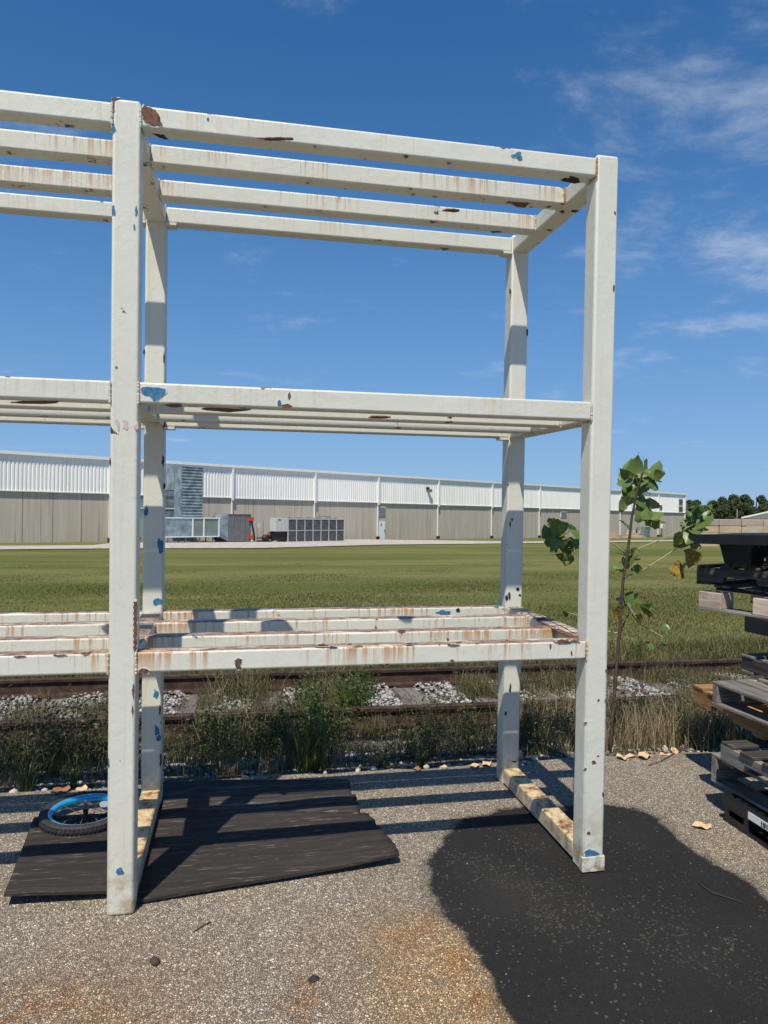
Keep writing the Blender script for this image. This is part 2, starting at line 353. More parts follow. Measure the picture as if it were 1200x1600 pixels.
# ------------------------------------------------------------------ object helpers
def link(name, me, mat=None, parent=None, loc=None, rot=None):
    o = bpy.data.objects.new(name, me); COL.objects.link(o)
    if mat is not None and me is not None and not me.materials: me.materials.append(mat)
    if parent: o.parent = parent
    if loc: o.location = loc
    if rot: o.rotation_euler = rot
    return o
def tag(o, label, cat, group=None):
    o['label'] = label; o['category'] = cat
    if group: o['group'] = group
    return o
def thing(name, label, cat, mat=None, group=None):
    o = bpy.data.objects.new(name, None); COL.objects.link(o); o.empty_display_size = .1
    if mat is not None: o.matrix_world = mat
    return tag(o, label, cat, group)
def yard(x, y, z=0.0, rz=0.0, tilt=0.0):
    return YARD @ Matrix.Translation((x, y, z)) @ Matrix.Rotation(rz, 4, 'Z') @ Matrix.Rotation(tilt, 4, 'X')
_cache = {}
def rbox(sx, sy, sz, bev=0.0, segs=2, key=''):
    """box mesh centred on its origin, edges rounded"""
    k = (round(sx, 4), round(sy, 4), round(sz, 4), bev, segs, key)
    if k in _cache: return _cache[k]
    bm = bmesh.new(); bmesh.ops.create_cube(bm, size=1.0)
    for v in bm.verts: v.co = Vector((v.co.x * sx, v.co.y * sy, v.co.z * sz))
    if bev > 0: bmesh.ops.bevel(bm, geom=list(bm.edges), offset=bev, segments=segs, affect='EDGES', profile=.5)
    me = bpy.data.meshes.new('m'); bm.to_mesh(me); bm.free()
    if bev > 0 and segs > 1:
        for p in me.polygons: p.use_smooth = p.area < max(sx, sy, sz) * bev * .9
    _cache[k] = me; return me
def box(name, mat, x0, x1, y0, y1, z0, z1, parent=None, bev=0.0, segs=2):
    me = rbox(x1 - x0, y1 - y0, z1 - z0, bev, segs, mat.name)
    return link(name, me, mat, parent, ((x0 + x1) / 2, (y0 + y1) / 2, (z0 + z1) / 2))
def poly_mesh(name, verts, faces):
    me = bpy.data.meshes.new(name); me.from_pydata(verts, [], faces); me.update(); return me
def tri_mesh(name, V, F, tone=None, smooth=False):
    me = bpy.data.meshes.new(name); V = np.asarray(V, np.float32); F = np.asarray(F, np.int32)
    me.vertices.add(len(V)); me.vertices.foreach_set('co', V.ravel())
    me.loops.add(F.size); me.loops.foreach_set('vertex_index', F.ravel())
    me.polygons.add(len(F)); me.polygons.foreach_set('loop_start', np.arange(0, F.size, F.shape[1], dtype=np.int32))
    me.polygons.foreach_set('loop_total', np.full(len(F), F.shape[1], np.int32))
    if smooth: me.polygons.foreach_set('use_smooth', np.ones(len(F), bool))
    if tone is not None:
        a = me.attributes.new('tone', 'FLOAT', 'POINT'); a.data.foreach_set('value', np.asarray(tone, np.float32))
    me.update(calc_edges=True); me.validate(); return me
def tube(pts, rad, seg=8, cap=True):
    """tube through points; rad scalar or list"""
    pts = [Vector(p) for p in pts]; n = len(pts)
    if not isinstance(rad, (list, tuple)): rad = [rad] * n
    V, F = [], []
    for i, p in enumerate(pts):
        d = (pts[min(i + 1, n - 1)] - pts[max(i - 1, 0)]).normalized()
        a = d.cross(Vector((0, 0, 1)) if abs(d.z) < .9 else Vector((1, 0, 0))).normalized(); b = d.cross(a)
        for k in range(seg):
            th = 2 * math.pi * k / seg; V.append(p + (a * math.cos(th) + b * math.sin(th)) * rad[i])
    for i in range(n - 1):
        for k in range(seg): F.append((i * seg + k, i * seg + (k + 1) % seg, (i + 1) * seg + (k + 1) % seg, (i + 1) * seg + k))
    if cap: F += [tuple(range(seg))[::-1], tuple(range((n - 1) * seg, n * seg))]
    me = poly_mesh('tube', V, F)
    for p in me.polygons: p.use_smooth = len(p.vertices) == 4
    return me
def lathe(prof, seg=32, closed=False):
    """prof: (r,z) list revolved about z"""
    V, F = [], []; n = len(prof)
    for r_, z_ in prof:
        for k in range(seg): th = 2 * math.pi * k / seg; V.append((r_ * math.cos(th), r_ * math.sin(th), z_))
    for i in range(n if closed else n - 1):
        j = (i + 1) % n
        for k in range(seg): F.append((i * seg + k, i * seg + (k + 1) % seg, j * seg + (k + 1) % seg, j * seg + k))
    me = poly_mesh('lathe', V, F)
    for p in me.polygons: p.use_smooth = True
    return me
def joined(parts):
    """parts: list of (mesh, Matrix) -> one mesh"""
    bm = bmesh.new()
    for me, mx in parts:
        c = me.copy(); c.transform(mx); bm.from_mesh(c); bpy.data.meshes.remove(c)
    me = bpy.data.meshes.new('joined'); bm.to_mesh(me); bm.free(); return me
def bxm(x0, x1, y0, y1, z0, z1):
    return (rbox(x1 - x0, y1 - y0, z1 - z0, key='tmp'), Matrix.Translation(((x0 + x1) / 2, (y0 + y1) / 2, (z0 + z1) / 2)))
def T(x, y, z): return Matrix.Translation((x, y, z))

# ================================================================== GROUND
def smooth(a, b, x): t = np.clip((x - a) / (b - a), 0, 1); return t * t * (3 - 2 * t)
def field_z(y): return np.where(y < 130, -.12 - .0133 * (y - 5), -.12 - .0133 * 125)
def bed_z(y):
    return np.interp(y, [0.9, 1.25, 1.5, 1.9, 2.5, 4.9, 5.2, 5.6, 6.2], [.0, .012, .0, -.07, -.245, -.245, -.19, -.13, -.136])
def grid(name, xs, ys, zf, mat, kind='structure'):
    X, Y = np.meshgrid(xs, ys); Z = zf(X, Y)
    V = np.stack([X, Y, Z], -1).reshape(-1, 3); nx, ny = len(xs), len(ys)
    i = np.arange(ny - 1)[:, None] * nx + np.arange(nx - 1)[None, :]; i = i.ravel()
    me = tri_mesh(name, V, np.stack([i, i + 1, i + nx + 1, i + nx], -1), smooth=True)
    o = link(name, me, mat); o['kind'] = kind; return o, V
xs = np.concatenate([np.linspace(-1500, -60, 20), np.linspace(-55, 130, 75), np.linspace(140, 1500, 20)])
ys = np.concatenate([np.linspace(5.5, 30, 30), np.linspace(32, 140, 40), np.linspace(150, 2500, 25)])
field, _ = grid('field_ground', xs, ys, lambda X, Y: field_z(Y) + .02 * np.sin(X * .7) * np.sin(Y * .9) * (Y > 6), M['field'])
xs = np.linspace(-25, 35, 400); ys = np.linspace(.9, 5.9, 60)
bed, _ = grid('track_bed', xs, ys, lambda X, Y: bed_z(Y) + .012 * np.sin(X * 5.1 + Y * 3) * np.cos(Y * 7 - X * 2.3), M['soil'])

def poly_sd(px, py, poly):
    """signed distance, positive inside"""
    d = np.full(px.shape, 1e9); ins = np.zeros(px.shape, bool); n = len(poly)
    for i in range(n):
        ax, ay = poly[i]; bx_, by_ = poly[(i + 1) % n]; ex, ey = bx_ - ax, by_ - ay
        t = np.clip(((px - ax) * ex + (py - ay) * ey) / (ex * ex + ey * ey), 0, 1)
        d = np.minimum(d, np.hypot(px - ax - t * ex, py - ay - t * ey))
        c = ((ay > py) != (by_ > py)) & (px < (bx_ - ax) * (py - ay) / (by_ - ay + 1e-12) + ax); ins ^= c
    return np.where(ins, d, -d)
xs = np.concatenate([np.linspace(-25, -2.2, 12), np.linspace(-2, 4.5, 190), np.linspace(5, 30, 12)])
ys = np.concatenate([np.linspace(-30, -1.6, 14), np.linspace(-1.5, 1.2, 90), np.linspace(1.22, 1.36, 6)])
X, Y = np.meshgrid(xs, ys)
edge = np.sin(X * 3.1) * .025 + np.sin(X * 9.7 + 1) * .015 + np.sin(X * 23.0) * .008
wgt = np.clip((Y - 1.0) / .36, 0, 1); Y = Y + edge * wgt - .03 * wgt
Z = .0025 * np.sin(X * 2.3 + Y) * np.cos(Y * 2.9) - .012 * np.clip((Y - 1.28) / .1, 0, 1) ** 2
V = np.stack([X, Y, Z], -1).reshape(-1, 3); nx, ny = len(xs), len(ys)
i = (np.arange(ny - 1)[:, None] * nx + np.arange(nx - 1)[None, :]).ravel()
me = tri_mesh('asphalt', V, np.stack([i, i + 1, i + nx + 1, i + nx], -1), smooth=True)
SPILL = [(1.62, .585), (1.80, .655), (1.94, .70), (2.191, .66), (2.441, .64), (2.572, .586), (2.63, .442), (2.60, .25), (2.599, .055), (2.625, -.095), (2.665, -.183), (2.66, -.317), (2.76, -.538), (2.9, -.9), (2.6, -1.5), (1.6, -1.7), (1.33, -1.2),
         (1.327, -.811), (1.338, -.695), (1.345, -.565), (1.345, -.458), (1.33, -.34), (1.30, -.23), (1.28, -.113), (1.286, .034), (1.346, .217), (1.47, .43)]
fx, fy = V[:, 0], V[:, 1]
a = me.attributes.new('spill', 'FLOAT', 'POINT'); a.data.foreach_set('value', poly_sd(fx, fy, SPILL).astype(np.float32))
rt = np.zeros(len(V))
for x, y, r_, s_ in [(.69, -.60, .05, 1.3), (.72, -.50, .04, 1.3), (.70, -.72, .05, 1.2), (1.14, -.36, .10, .3), (1.25, -.48, .07, .9), (1.27, -.68, .08, .8), (1.2, -.25, .1, .6), (-.05, -.47, .17, .55), (-.2, -.52, .14, .6), (.9, -.45, .2, .35), (.2, -.6, .2, .35), (2.0, -.75, .12, .5), (1.7, .55, .1, .3)]:
    rt += s_ * np.exp(-((fx - x) ** 2 + (fy - y) ** 2) / r_ ** 2)
a = me.attributes.new('rust_tint', 'FLOAT', 'POINT'); a.data.foreach_set('value', np.clip(rt, 0, 1).astype(np.float32))
wr_ = np.zeros(len(V))
for x, y, r_, s_ in [(1.62, -.05, .16, 1.0), (1.72, -.28, .16, .8), (1.5, .15, .12, .5), (2.1, -.55, .25, .5), (1.9, .3, .12, .4)]: wr_ += s_ * np.exp(-((fx - x) ** 2 + (fy - y) ** 2) / r_ ** 2)
a = me.attributes.new('scuffed', 'FLOAT', 'POINT'); a.data.foreach_set('value', np.clip(wr_, 0, 1).astype(np.float32))
am_ = np.zeros(len(V))
for x, y, r_, s_ in [(1.22, -.36, .16, 1), (1.16, -.55, .18, 1), (1.22, -.75, .2, 1), (1.1, -.9, .25, 1), (1.05, -.3, .12, .6), (2.75, .1, .12, .35), (.1, -.7, .25, .45), (1.5, -.9, .2, .5), (.5, .1, .1, .2)]: am_ += s_ * np.exp(-((fx - x) ** 2 + (fy - y) ** 2) / r_ ** 2)
a = me.attributes.new('amber', 'FLOAT', 'POINT'); a.data.foreach_set('value', np.clip(am_, 0, 1).astype(np.float32))
yardo = link('asphalt_yard', me, M['asphalt']); yardo['kind'] = 'structure'; yardo.matrix_world = YARD

# pale gravel service track in front of the warehouse
near = [(-40, 36), (-13.1, 43.6), (-6.4, 45.2), (1.6, 46.8), (7, 51), (12.3, 56.1), (18.6, 59.1), (25.3, 61.5), (44.3, 71.5), (56.5, 77.5), (90, 95)]
far = [(-40, 41), (-15.3, 50.2), (-9.8, 52.8), (-9.2, 64.2), (7, 74.3), (14, 78.6), (21, 76), (29.3, 69.5), (49.6, 78.5), (64.4, 86), (95, 101)]
V, F = [], []
for (a_, b_) in zip(near, far):
    for k in range(5):
        x = a_[0] + (b_[0] - a_[0]) * k / 4; y = a_[1] + (b_[1] - a_[1]) * k / 4
        if k == 0: y += random.uniform(-.7, .7)
        V.append((x, y, float(field_z(y)) + .05))
for j in range(len(near) - 1):
    for k in range(4): q = j * 5 + k; F.append((q, q + 5, q + 6, q + 1))
o = link('gravel_track', poly_mesh('g', V, F), M['gravel']); o['kind'] = 'structure'

# ================================================================== WAREHOUSE
e = Vector((.8533861, .52127936, 0)); nn = Vector((-.52127936, .8533861, 0))
WM = Matrix(((e.x, nn.x, 0, -18.059), (e.y, nn.y, 0, 59.977), (0, 0, 1, 0), (0, 0, 0, 1)))
def gz(t, off):        # ground height at wall coordinate t, off metres in front
    return float(field_z(np.array(59.977 + .52128 * t - .85339 * off)))
wh = thing('warehouse_building', 'long low warehouse of concrete panels below white ribbed metal siding across the field', 'building', WM)
SP = [-26, -14.5, -3.2, 8.63, 20.87, 31.12, 40.42, 50.74, 61.49, 72.56, 84.1, 95.73, 109.02, 119.73]
TOP = 6.27
def seam(t): return 3.36 - .0042 * t
# wall panels
for a_, b_ in zip(SP[:-1], SP[1:]):
    n = max(3, round((b_ - a_) / 2.5)); zs = seam((a_ + b_) / 2)
    for k in range(n):
        x0 = a_ + (b_ - a_) * k / n; x1 = a_ + (b_ - a_) * (k + 1) / n
        box('concrete_panel', M['concrete'], x0 + .025, x1 - .025, .1, .3, -2.2, zs + .15, wh)
    # ribbed siding of one bay
    p = .31; m_ = int((b_ - a_) / p); p = (b_ - a_) / m_; prof = []
    for k in range(m_):
        u = a_ + k * p; prof += [(u, 0), (u + p * .30, 0), (u + p * .40, -.055), (u + p * .90, -.055)]
    prof.append((b_, 0))
    V = [(u, v_, z_) for z_ in (zs, TOP + .1) for (u, v_) in prof]; q = len(prof)
    link('siding_panel', poly_mesh('s', V, [(k, k + 1, k + 1 + q, k + q) for k in range(q - 1)]), M['siding'], wh)
    box('base_flashing', M['white'], a_, b_, -.10, .05, zs - .05, zs + .03, wh)
box('back_wall', M['concrete'], -26, 119.6, .32, .5, -2.2, TOP, wh)
box('end_wall', M['siding'], 119.75, 119.95, -.05, 55, -2.2, TOP, wh)
for t_ in SP[1:-1]:
    zs = seam(t_)
    box('downspout', M['white'], t_ - .10, t_ + .10, -.24, -.062, zs - .25, TOP + .02, wh)
    box('downspout', M['white'], t_ - .06, t_ + .06, -.08, .06, gz(t_, 0) + .35, zs - .2, wh)
    box('downspout_shoe', M['blackpipe'], t_ - .14, t_ + .10, -.3, .06, gz(t_, 0) + .0, gz(t_, 0) + .36, wh)
box('corner_trim', M['white'], 119.5, 120.0, -.12, -.058, 2.9, TOP + .02, wh)
box('gutter', M['white'], -26, 120.2, -.26, .05, TOP, TOP + .26, wh)
V = [(-26, .05, 6.5), (120.2, .05, 6.5), (120.2, 60, 7.6), (-26, 60, 7.6)]; link('roof', poly_mesh('r', V + [(a, b, c - .2) for a, b, c in V], [(0, 1, 2, 3), (7, 6, 5, 4), (0, 4, 5, 1), (1, 5, 6, 2), (2, 6, 7, 3), (3, 7, 4, 0)]), M['white'], wh)
# door and louvres
dz = gz(41, 0) + .0
dr = box('door', M['white'], 40.66, 41.68, .03, .098, dz, dz + 2.12, wh); box('handle', M['blackpipe'], .36, .44, -.12, -.03, -.12, .06, dr); box('window_pane', M['glass'], -.2, -.05, -.045, -.032, .5, .8, dr)
for (x0, x1, z0, z1) in [(40.56, 41.76, 1.58, 2.76), (78.2, 79.9, 1.7, 2.65)]:
    lf = box('louvre', M['white'], x0, x1, .04, .098, z0, z1, wh)
    for k in range(6):
        zz = -(z1 - z0) / 2 + .1 + k * (z1 - z0 - .2) / 5.5
        link('slat', rbox(x1 - x0 - .16, .06, (z1 - z0) / 13, key='sl'), M['galv'], lf, (0, -.05, zz + .02), (R(25), 0, 0))
for (x0, x1, z0, z1) in [(117.0, 118.7, 4.25, 5.5), (117.0, 118.7, 2.95, 4.1), (109.4, 110.5, 3.25, 4.2)]:
    f = box('window', M['unitgrey'], x0, x1, -.10, -.058, z0, z1, wh); box('pane', M['glass'], -(x1 - x0) / 2 + .12, (x1 - x0) / 2 - .12, -.05, -.023, -(z1 - z0) / 2 + .12, (z1 - z0) / 2 - .12, f)
fl = box('floodlight', M['blackpipe'], 48.5, 48.85, -.35, -.062, 5.0, 5.3, wh, .03); box('lamp_head', M['coil2'], -.05, .4, -.35, -.1, -.5, -.1, fl, .03)

# rooftop-style equipment standing in front of the wall
G1 = 'air handling equipment along the warehouse wall'
def wthing(name, label, cat, t_, off, z, group=None): return thing(name, label, cat, WM @ T(t_, -off, z), group)
z0 = gz(10, 6.5)
du = wthing('ventilation_duct', 'long flat galvanised duct on short legs at the foot of the tall ribbed duct', 'duct', 0, 6.5, z0, G1)
X0 = 9.0; cuts = [9.0, 10.2, 13.2, 14.25, 15.72]
for a_, b_ in zip(cuts[:-1], cuts[1:]):
    box('duct_section', M['galv'] if b_ - a_ > 2 else M['galvp'], a_ + .03, b_ - .03, 0, 1.5, .56, 2.1, du)
    box('flange', M['white'], b_ - .05, b_ + .05, -.06, 1.5, .50, 2.16, du)
box('top_rail', M['white'], X0, 15.7, -.07, -.005, 2.08, 2.17, du); box('bottom_rail', M['white'], X0, 15.7, -.07, -.005, .48, .56, du)
for t_ in (9.2, 11, 12.6, 13.9, 15.2): box('leg', M['galvp'], t_ - .04, t_ + .04, .05, .15, 0, .5, du); box('leg', M['galvp'], t_ - .04, t_ + .04, 1.3, 1.4, 0, .5, du)
V = [(15.77, 0, .5), (15.77, 1.5, .5), (15.77, 1.5, 2.1), (15.77, 0, 2.1), (16.66, 0, .1), (16.66, 2.2, .1), (16.66, 2.2, 2.5), (16.66, 0, 2.5)]
link('transition', poly_mesh('tr', V, [(0, 3, 2, 1), (4, 5, 6, 7), (0, 4, 7, 3), (3, 7, 6, 2), (1, 2, 6, 5), (0, 1, 5, 4)]), M['galv'], du)
ri = wthing('riser_duct', 'tall ribbed galvanised duct rising and turning into the siding', 'duct', 12.13, 6.5, z0, G1)
H_ = 5.6 - z0
V, F = [], []; m_ = 16
for k in range(m_ + 1):
    z_ = 2.18 + (H_ - 2.18) * k / m_
    for dz_, o_ in ((0, 0.0), (.12, -.12)):
        for (x, y) in ((0, o_), (1.97, o_)): V.append((x, y, min(z_ + dz_, H_)))
for k in range(2 * m_ + 1): F.append((2 * k, 2 * k + 1, 2 * k + 3, 2 * k + 2))
link('ribbed_face', poly_mesh('rf', V, F), M['galv'], ri)
box('duct_body', M['galv'], .0, 1.97, .01, 1.3, 2.18, H_, ri)
box('wall_branch', M['galv'], .15, 1.85, 1.3, 6.35, H_ - 1.9, H_ - .05, ri)
box('flange', M['galvp'], -.04, 2.01, 1.27, 1.34, H_ - 2.0, H_ + .02, ri)
sd_ = wthing('side_duct', 'short boxy galvanised duct half hidden behind the left rear rack post', 'duct', 8.9, 4.0, gz(10, 4), G1)
b0 = -gz(10, 4)
box('duct_body', M['galv'], 0, 4.24, 0, 1.6, b0 + 1.22, b0 + 2.88, sd_); box('flange', M['white'], 4.16, 4.3, -.05, 1.65, b0 + 1.15, b0 + 2.92, sd_); box('top_rail', M['white'], 0, 4.24, -.06, -.004, b0 + 2.02, b0 + 2.10, sd_)
for t_ in (.3, 3.9): box('leg', M['galvp'], t_ - .05, t_ + .05, .4, .5, 0, b0 + 1.22, sd_)
cu_ = wthing('coil_unit', 'tall grey upright-panelled air unit at the end of the flat duct', 'air unit', 16.7, 6.5, gz(18, 6.5), G1)
b0 = 1.6 - gz(18, 6.5)
for k in range(4):
    box('side_panel', M['coil2'], k * .58 + .015, k * .58 + .56, 0, .05, .12, b0, cu_)
box('housing', M['unitgrey'], 0, 2.32, .05, 2.6, .12, b0 - .02, cu_)
box('cap', M['coil2'], -.05, 2.37, -.05, 2.65, b0, b0 + .06, cu_); box('skid', M['blackpipe'], .05, 2.2, .05, 2.5, 0, .12, cu_)
for z_ in (.35, 1.95): box('valve', M['red'], 2.0, 2.45, -.25, -.01, z_, z_ + .28, cu_)
link('pipe', tube([(2.30, -.12, 2.3), (2.36, -.12, 1.6), (2.55, -.12, .7), (2.62, -.12, .1)], .09), M['blackpipe'], cu_)
ch = wthing('chiller_unit', 'long low chiller with fourteen dark coil panels and a pale control box', 'chiller', 22.03, 8.0, gz(25, 8), G1)
b0 = 1.26 - gz(25, 8)
box('housing', M['coil'], .02, 6.74, .06, 2.2, .1, b0 - .02, ch)
for k in range(7):
    for (za_, zb_) in ((.14, b0 / 2 - .02), (b0 / 2 + .04, b0 - .08)):
        box('coil_panel', M['coil'], .06 + k * .955, .93 + k * .955, .0, .055, za_, zb_, ch)
for k in range(8): box('upright', M['unitgrey'], k * .955 - .01, k * .955 + .055, -.03, .05, .05, b0, ch)
box('top_frame', M['unitgrey'], -.02, 6.8, -.04, 2.25, b0 - .05, b0 + .03, ch); box('middle_rail', M['unitgrey'], 0, 6.74, -.035, -.004, b0 / 2 - .02, b0 / 2 + .04, ch)
box('base_frame', M['unitgrey'], -.02, 6.8, -.04, 2.25, 0, .1, ch)
cbx = box('control_box', M['unitgrey'], -1.42, -.03, .0, .9, b0 - 1.16, b0 + .08, ch, .02); box('red_label', M['red'], -.35, -.1, -.47, -.45, .38, .52, cbx)
for k in range(3): box('door_seam', M['coil2'], -.4 + .4 * k, -.38 + .4 * k, -.455, -.451, -.55, .55, cbx)
box('cabinet_stand', M['blackpipe'], -1.3, -.1, .2, .8, .2, b0 - 1.16, ch)
for k in range(6): link('fan_ring', lathe([(.42, 0), (.42, .12), (.38, .12), (.38, 0)], 16), M['coil2'], ch, (.6 + k * 1.1, 1.1, b0 + .03))
link('lifting_bar', tube([(3.6, .3, b0 + .03), (3.75, .3, b0 + .25), (5.1, .3, b0 + .25), (5.3, .3, b0 + .03)], .035), M['coil2'], ch)
pp = wthing('pump_skid', 'red and black pump with pipes between the two grey units', 'pump', 19.2, 7.2, gz(20, 7.2), G1)
link('pipe', tube([(0, 0, .42), (2.6, 0, .42), (2.6, 0, 1.2)], .07), M['blackpipe'], pp); link('pipe', tube([(.1, .2, .14), (1.6, .2, .10), (2.6, .1, .35)], .07), M['blackpipe'], pp)
link('pump_body', tube([(.55, 0, .35), (.75, 0, .42), (1.2, 0, .42), (1.35, 0, .36)], [.12, .28, .3, .12], 12), M['blackpipe'], pp)
link('elbow', tube([(1.3, 0, .4), (1.25, 0, .8), (1.5, 0, 1.02), (1.85, 0, .95), (1.95, 0, .5)], .12, 10), M['red'], pp)
link('volute', lathe([(.0, -.1), (.3, -.1), (.36, 0), (.3, .1), (0, .1)], 20), M['blackpipe'], pp, (1.45, 0, .62), (R(90), 0, 0))
for x in (.2, .85): box('post', M['galvp'], x, x + .05, .3, .36, 0, 1.9, pp)
box('gauge_box', M['unitgrey'], .22, .6, .25, .31, 1.35, 1.75, pp)
# small items by the far end of the wall
g = wthing('utility_box', 'small grey utility cabinet against the far end of the warehouse wall', 'cabinet', 101.9, 1.2, gz(102, 1.2)); box('cabinet', M['galvp'], 0, 2.0, 0, .7, 0, 1.7, g, .03); box('lid', M['unitgrey'], -.05, 2.05, -.05, .75, 1.7, 1.78, g)
g = wthing('standpipe_cluster', 'cluster of black and white standpipes low against the far wall', 'pipes', 95.5, 1.5, gz(96, 1.5))
for k in range(5): link('standpipe', tube([(k * 1.0, 0, 0), (k * 1.0, 0, 1.0 + .35 * (k % 2)), (k * 1.0 + .3, 0, 1.1 + .35 * (k % 2))], .09), M['blackpipe' if k % 2 else 'unitgrey'], g)
link('header_pipe', tube([(-.4, 0, .55), (5, 0, .55)], .09), M['unitgrey'], g)
g = wthing('gas_meter', 'white gas meter on a thin black pipe near the building corner', 'meter', 109.0, .8, gz(109, .8)); box('meter_box', M['white'], 0, .5, 0, .3, 1.5, 2.3, g, .05); link('pipe', tube([(.25, .15, 0), (.25, .15, 1.5)], .08), M['blackpipe'], g)
for k, (t_, off, s_, lb) in enumerate([(83.5, 5, 1.0, 'brown mound of dug soil just right of the front right rack post'), (92, 4.5, .75, 'smaller mound of dug soil farther along the wall')]):
    V = []; F = []; q = 14
    for a_ in range(6):
        for b_ in range(q):
            rr = (1 - a_ / 5.0) * 3.6 * s_ * (1 + .15 * math.sin(b_ * 2.1 + k)); th = 2 * math.pi * b_ / q
            V.append((rr * math.cos(th), rr * .6 * math.sin(th), s_ * (1.0 - (1 - a_ / 5.0) ** 1.5) * (1 + .12 * random.random())))
    for a_ in range(5):
        for b_ in range(q): F.append((a_ * q + b_, a_ * q + (b_ + 1) % q, (a_ + 1) * q + (b_ + 1) % q, (a_ + 1) * q + b_))
    o = link('soil_mound', poly_mesh('mound', V, F), plain('dug_soil', (.28, .19, .12), .95, 0, .3, 2)); o.matrix_world = WM @ T(t_, -off, gz(t_, off) - .05); tag(o, lb, 'soil mound', 'soil mounds by the warehouse')

# ================================================================== CONCRETE BLOCK WALL, SHED, TREES
bw = thing('block_wall', 'wall of big stacked tan and orange concrete blocks beyond the pallets', 'wall', T(39.7, 54, -.86))
for r_ in range(4):
    for k in range(12):
        x0 = k * 2.2 + (r_ % 2) * .0 + random.uniform(-.02, .02)
        b = box('block', M['block'], x0 + .03, x0 + 2.17, random.uniform(-.05, .02), .62, r_ * .625 + .012, r_ * .625 + .61, bw, .04, 1)
V, F = [], []
for k in range(900):
    x = random.uniform(4, 26); y = random.uniform(.05, .5); z = 2.49; l = random.uniform(.05, .35)
    a_ = random.uniform(0, 6.3); i = len(V); V += [(x, y, z), (x + .06, y, z), (x + l * math.cos(a_), y + .1, z + l * .5)]; F.append((i, i + 1, i + 2))
o = link('dead_vine', poly_mesh('v', V, F), plain('dead_vine', (.14, .06, .04), .9)); o.location = (39.7, 54, -.86); tag(o, 'reddish dead vines lying along the top of the block wall', 'vines'); o['kind'] = 'stuff'

sh = thing('gabled_shed', 'low white gabled shed roof showing above the block wall at the right edge', 'shed', T(87.9, 110, -1.6) @ Matrix.Rotation(R(-37), 4, 'Z'))
V = [(0, 0, 0), (28, 0, 0), (28, 0, 3.6), (14, 0, 7.2), (0, 0, 3.6), (0, 14, 0), (28, 14, 0), (28, 14, 3.6), (14, 14, 7.2), (0, 14, 3.6)]
link('wall', poly_mesh('w', V, [(0, 1, 2, 3, 4), (9, 8, 7, 6, 5), (0, 5, 6, 1), (1, 6, 7, 2), (0, 4, 9, 5)]), M['siding'], sh)
for s_ in (0, 1):
    a_, b_ = ((-.8, 3.42), (14.0, 7.22)) if s_ == 0 else ((14.0, 7.22), (28.8, 3.42))
    V = [(a_[0], -.9, a_[1]), (b_[0], -.9, b_[1]), (b_[0], 14.5, b_[1]), (a_[0], 14.5, a_[1])]; V += [(x, y, z + .28) for x, y, z in V]
    link('roof_slope', poly_mesh('rs', V, [(3, 2, 1, 0), (4, 5, 6, 7), (0, 1, 5, 4), (1, 2, 6, 5), (2, 3, 7, 6), (3, 0, 4, 7)]), M['white'], sh)

def diamonds(P, size, rg, flat=0.0, asp=.55):
    """one leaf-sized diamond (2 triangles) per point"""
    n = len(P); d = rg.normal(size=(n, 3)); d[:, 2] = d[:, 2] * (1 - flat); d /= np.linalg.norm(d, axis=1)[:, None]
    u = rg.normal(size=(n, 3)); u -= (u * d).sum(1)[:, None] * d; u /= np.linalg.norm(u, axis=1)[:, None]
    L_ = (size * rg.uniform(.6, 1.3, n))[:, None]
    V = np.stack([P, P + d * L_ * .5 + u * L_ * asp * .5, P + d * L_, P + d * L_ * .5 - u * L_ * asp * .5], 1).reshape(-1, 3)
    i = np.arange(n)[:, None] * 4; F = np.concatenate([i + [0, 1, 2], i + [0, 2, 3]], 0); return V, F
def crown_mesh(seed, h, w_, n=9600):
    rg = np.random.RandomState(seed); P = []
    k = 16; cz = rg.uniform(.30, .98, k); rad = w_ * np.sqrt(np.clip(1 - ((cz - .45) / .6) ** 2, .05, 1)) * .62; th = rg.uniform(0, 6.28, k)
    cen = np.stack([rad * np.cos(th), rad * np.sin(th), cz * h * .9], 1); lr = rg.uniform(.18, .34, k) * w_ * 1.1
    for j in range(k):
        q = rg.normal(size=(n // k, 3)); q /= np.linalg.norm(q, axis=1)[:, None]; q *= (rg.uniform(.55, 1.08, n // k) ** .5)[:, None] * lr[j]; P.append(cen[j] + q * [1, 1, .8])
    P = np.concatenate(P); V, F = diamonds(P, .42, rg, 0, .8)
    base = np.repeat(rg.uniform(.1, .75, k), n // k); tone = np.clip(base + rg.normal(0, .15, len(P)), 0, 1)
    return tri_mesh('crown', V, F, np.repeat(tone, 4))
crowns = [crown_mesh(s_, 10.0, w_) for s_, w_ in ((1, 4.2), (2, 5.0), (3, 3.4))]
trk = tube([(0, 0, 0), (.1, 0, 3), (-.1, .1, 6), (.1, 0, 9)], [.35, .28, .18, .06], 8)
TR = [(146, 214, .80, 0, 1.1), (151, 222, .98, 1, .9), (156, 226, .92, 2, 1.2), (160, 216, 1.0, 0, 1.0), (165, 224, .86, 1, 1.0), (169.5, 217, .84, 2, 1.25), (174.5, 226, 1.12, 2, 1.15), (178.5, 222, 1.09, 0, .9), (183, 216, .93, 1, 1.1), (188, 226, .95, 0, 1.0), (193, 222, 1.05, 2, 1.2), (198, 214, .9, 1, 1.1)]
for k, (x, y, s_, c_, ws) in enumerate(TR):
    tr = thing('broadleaf_tree', 'dark green tree in the row beyond the block wall and shed', 'tree', T(x, y, float(field_z(np.array(float(y))))), 'tree row on the horizon')
    tr.rotation_euler = (0, 0, k * 1.7); tr.scale = (s_ * ws * 1.15, s_ * ws * 1.15, s_ * 1.22)
    link('trunk', trk, M['bark'], tr); link('crown', crowns[c_], M['treeleaf'], tr)
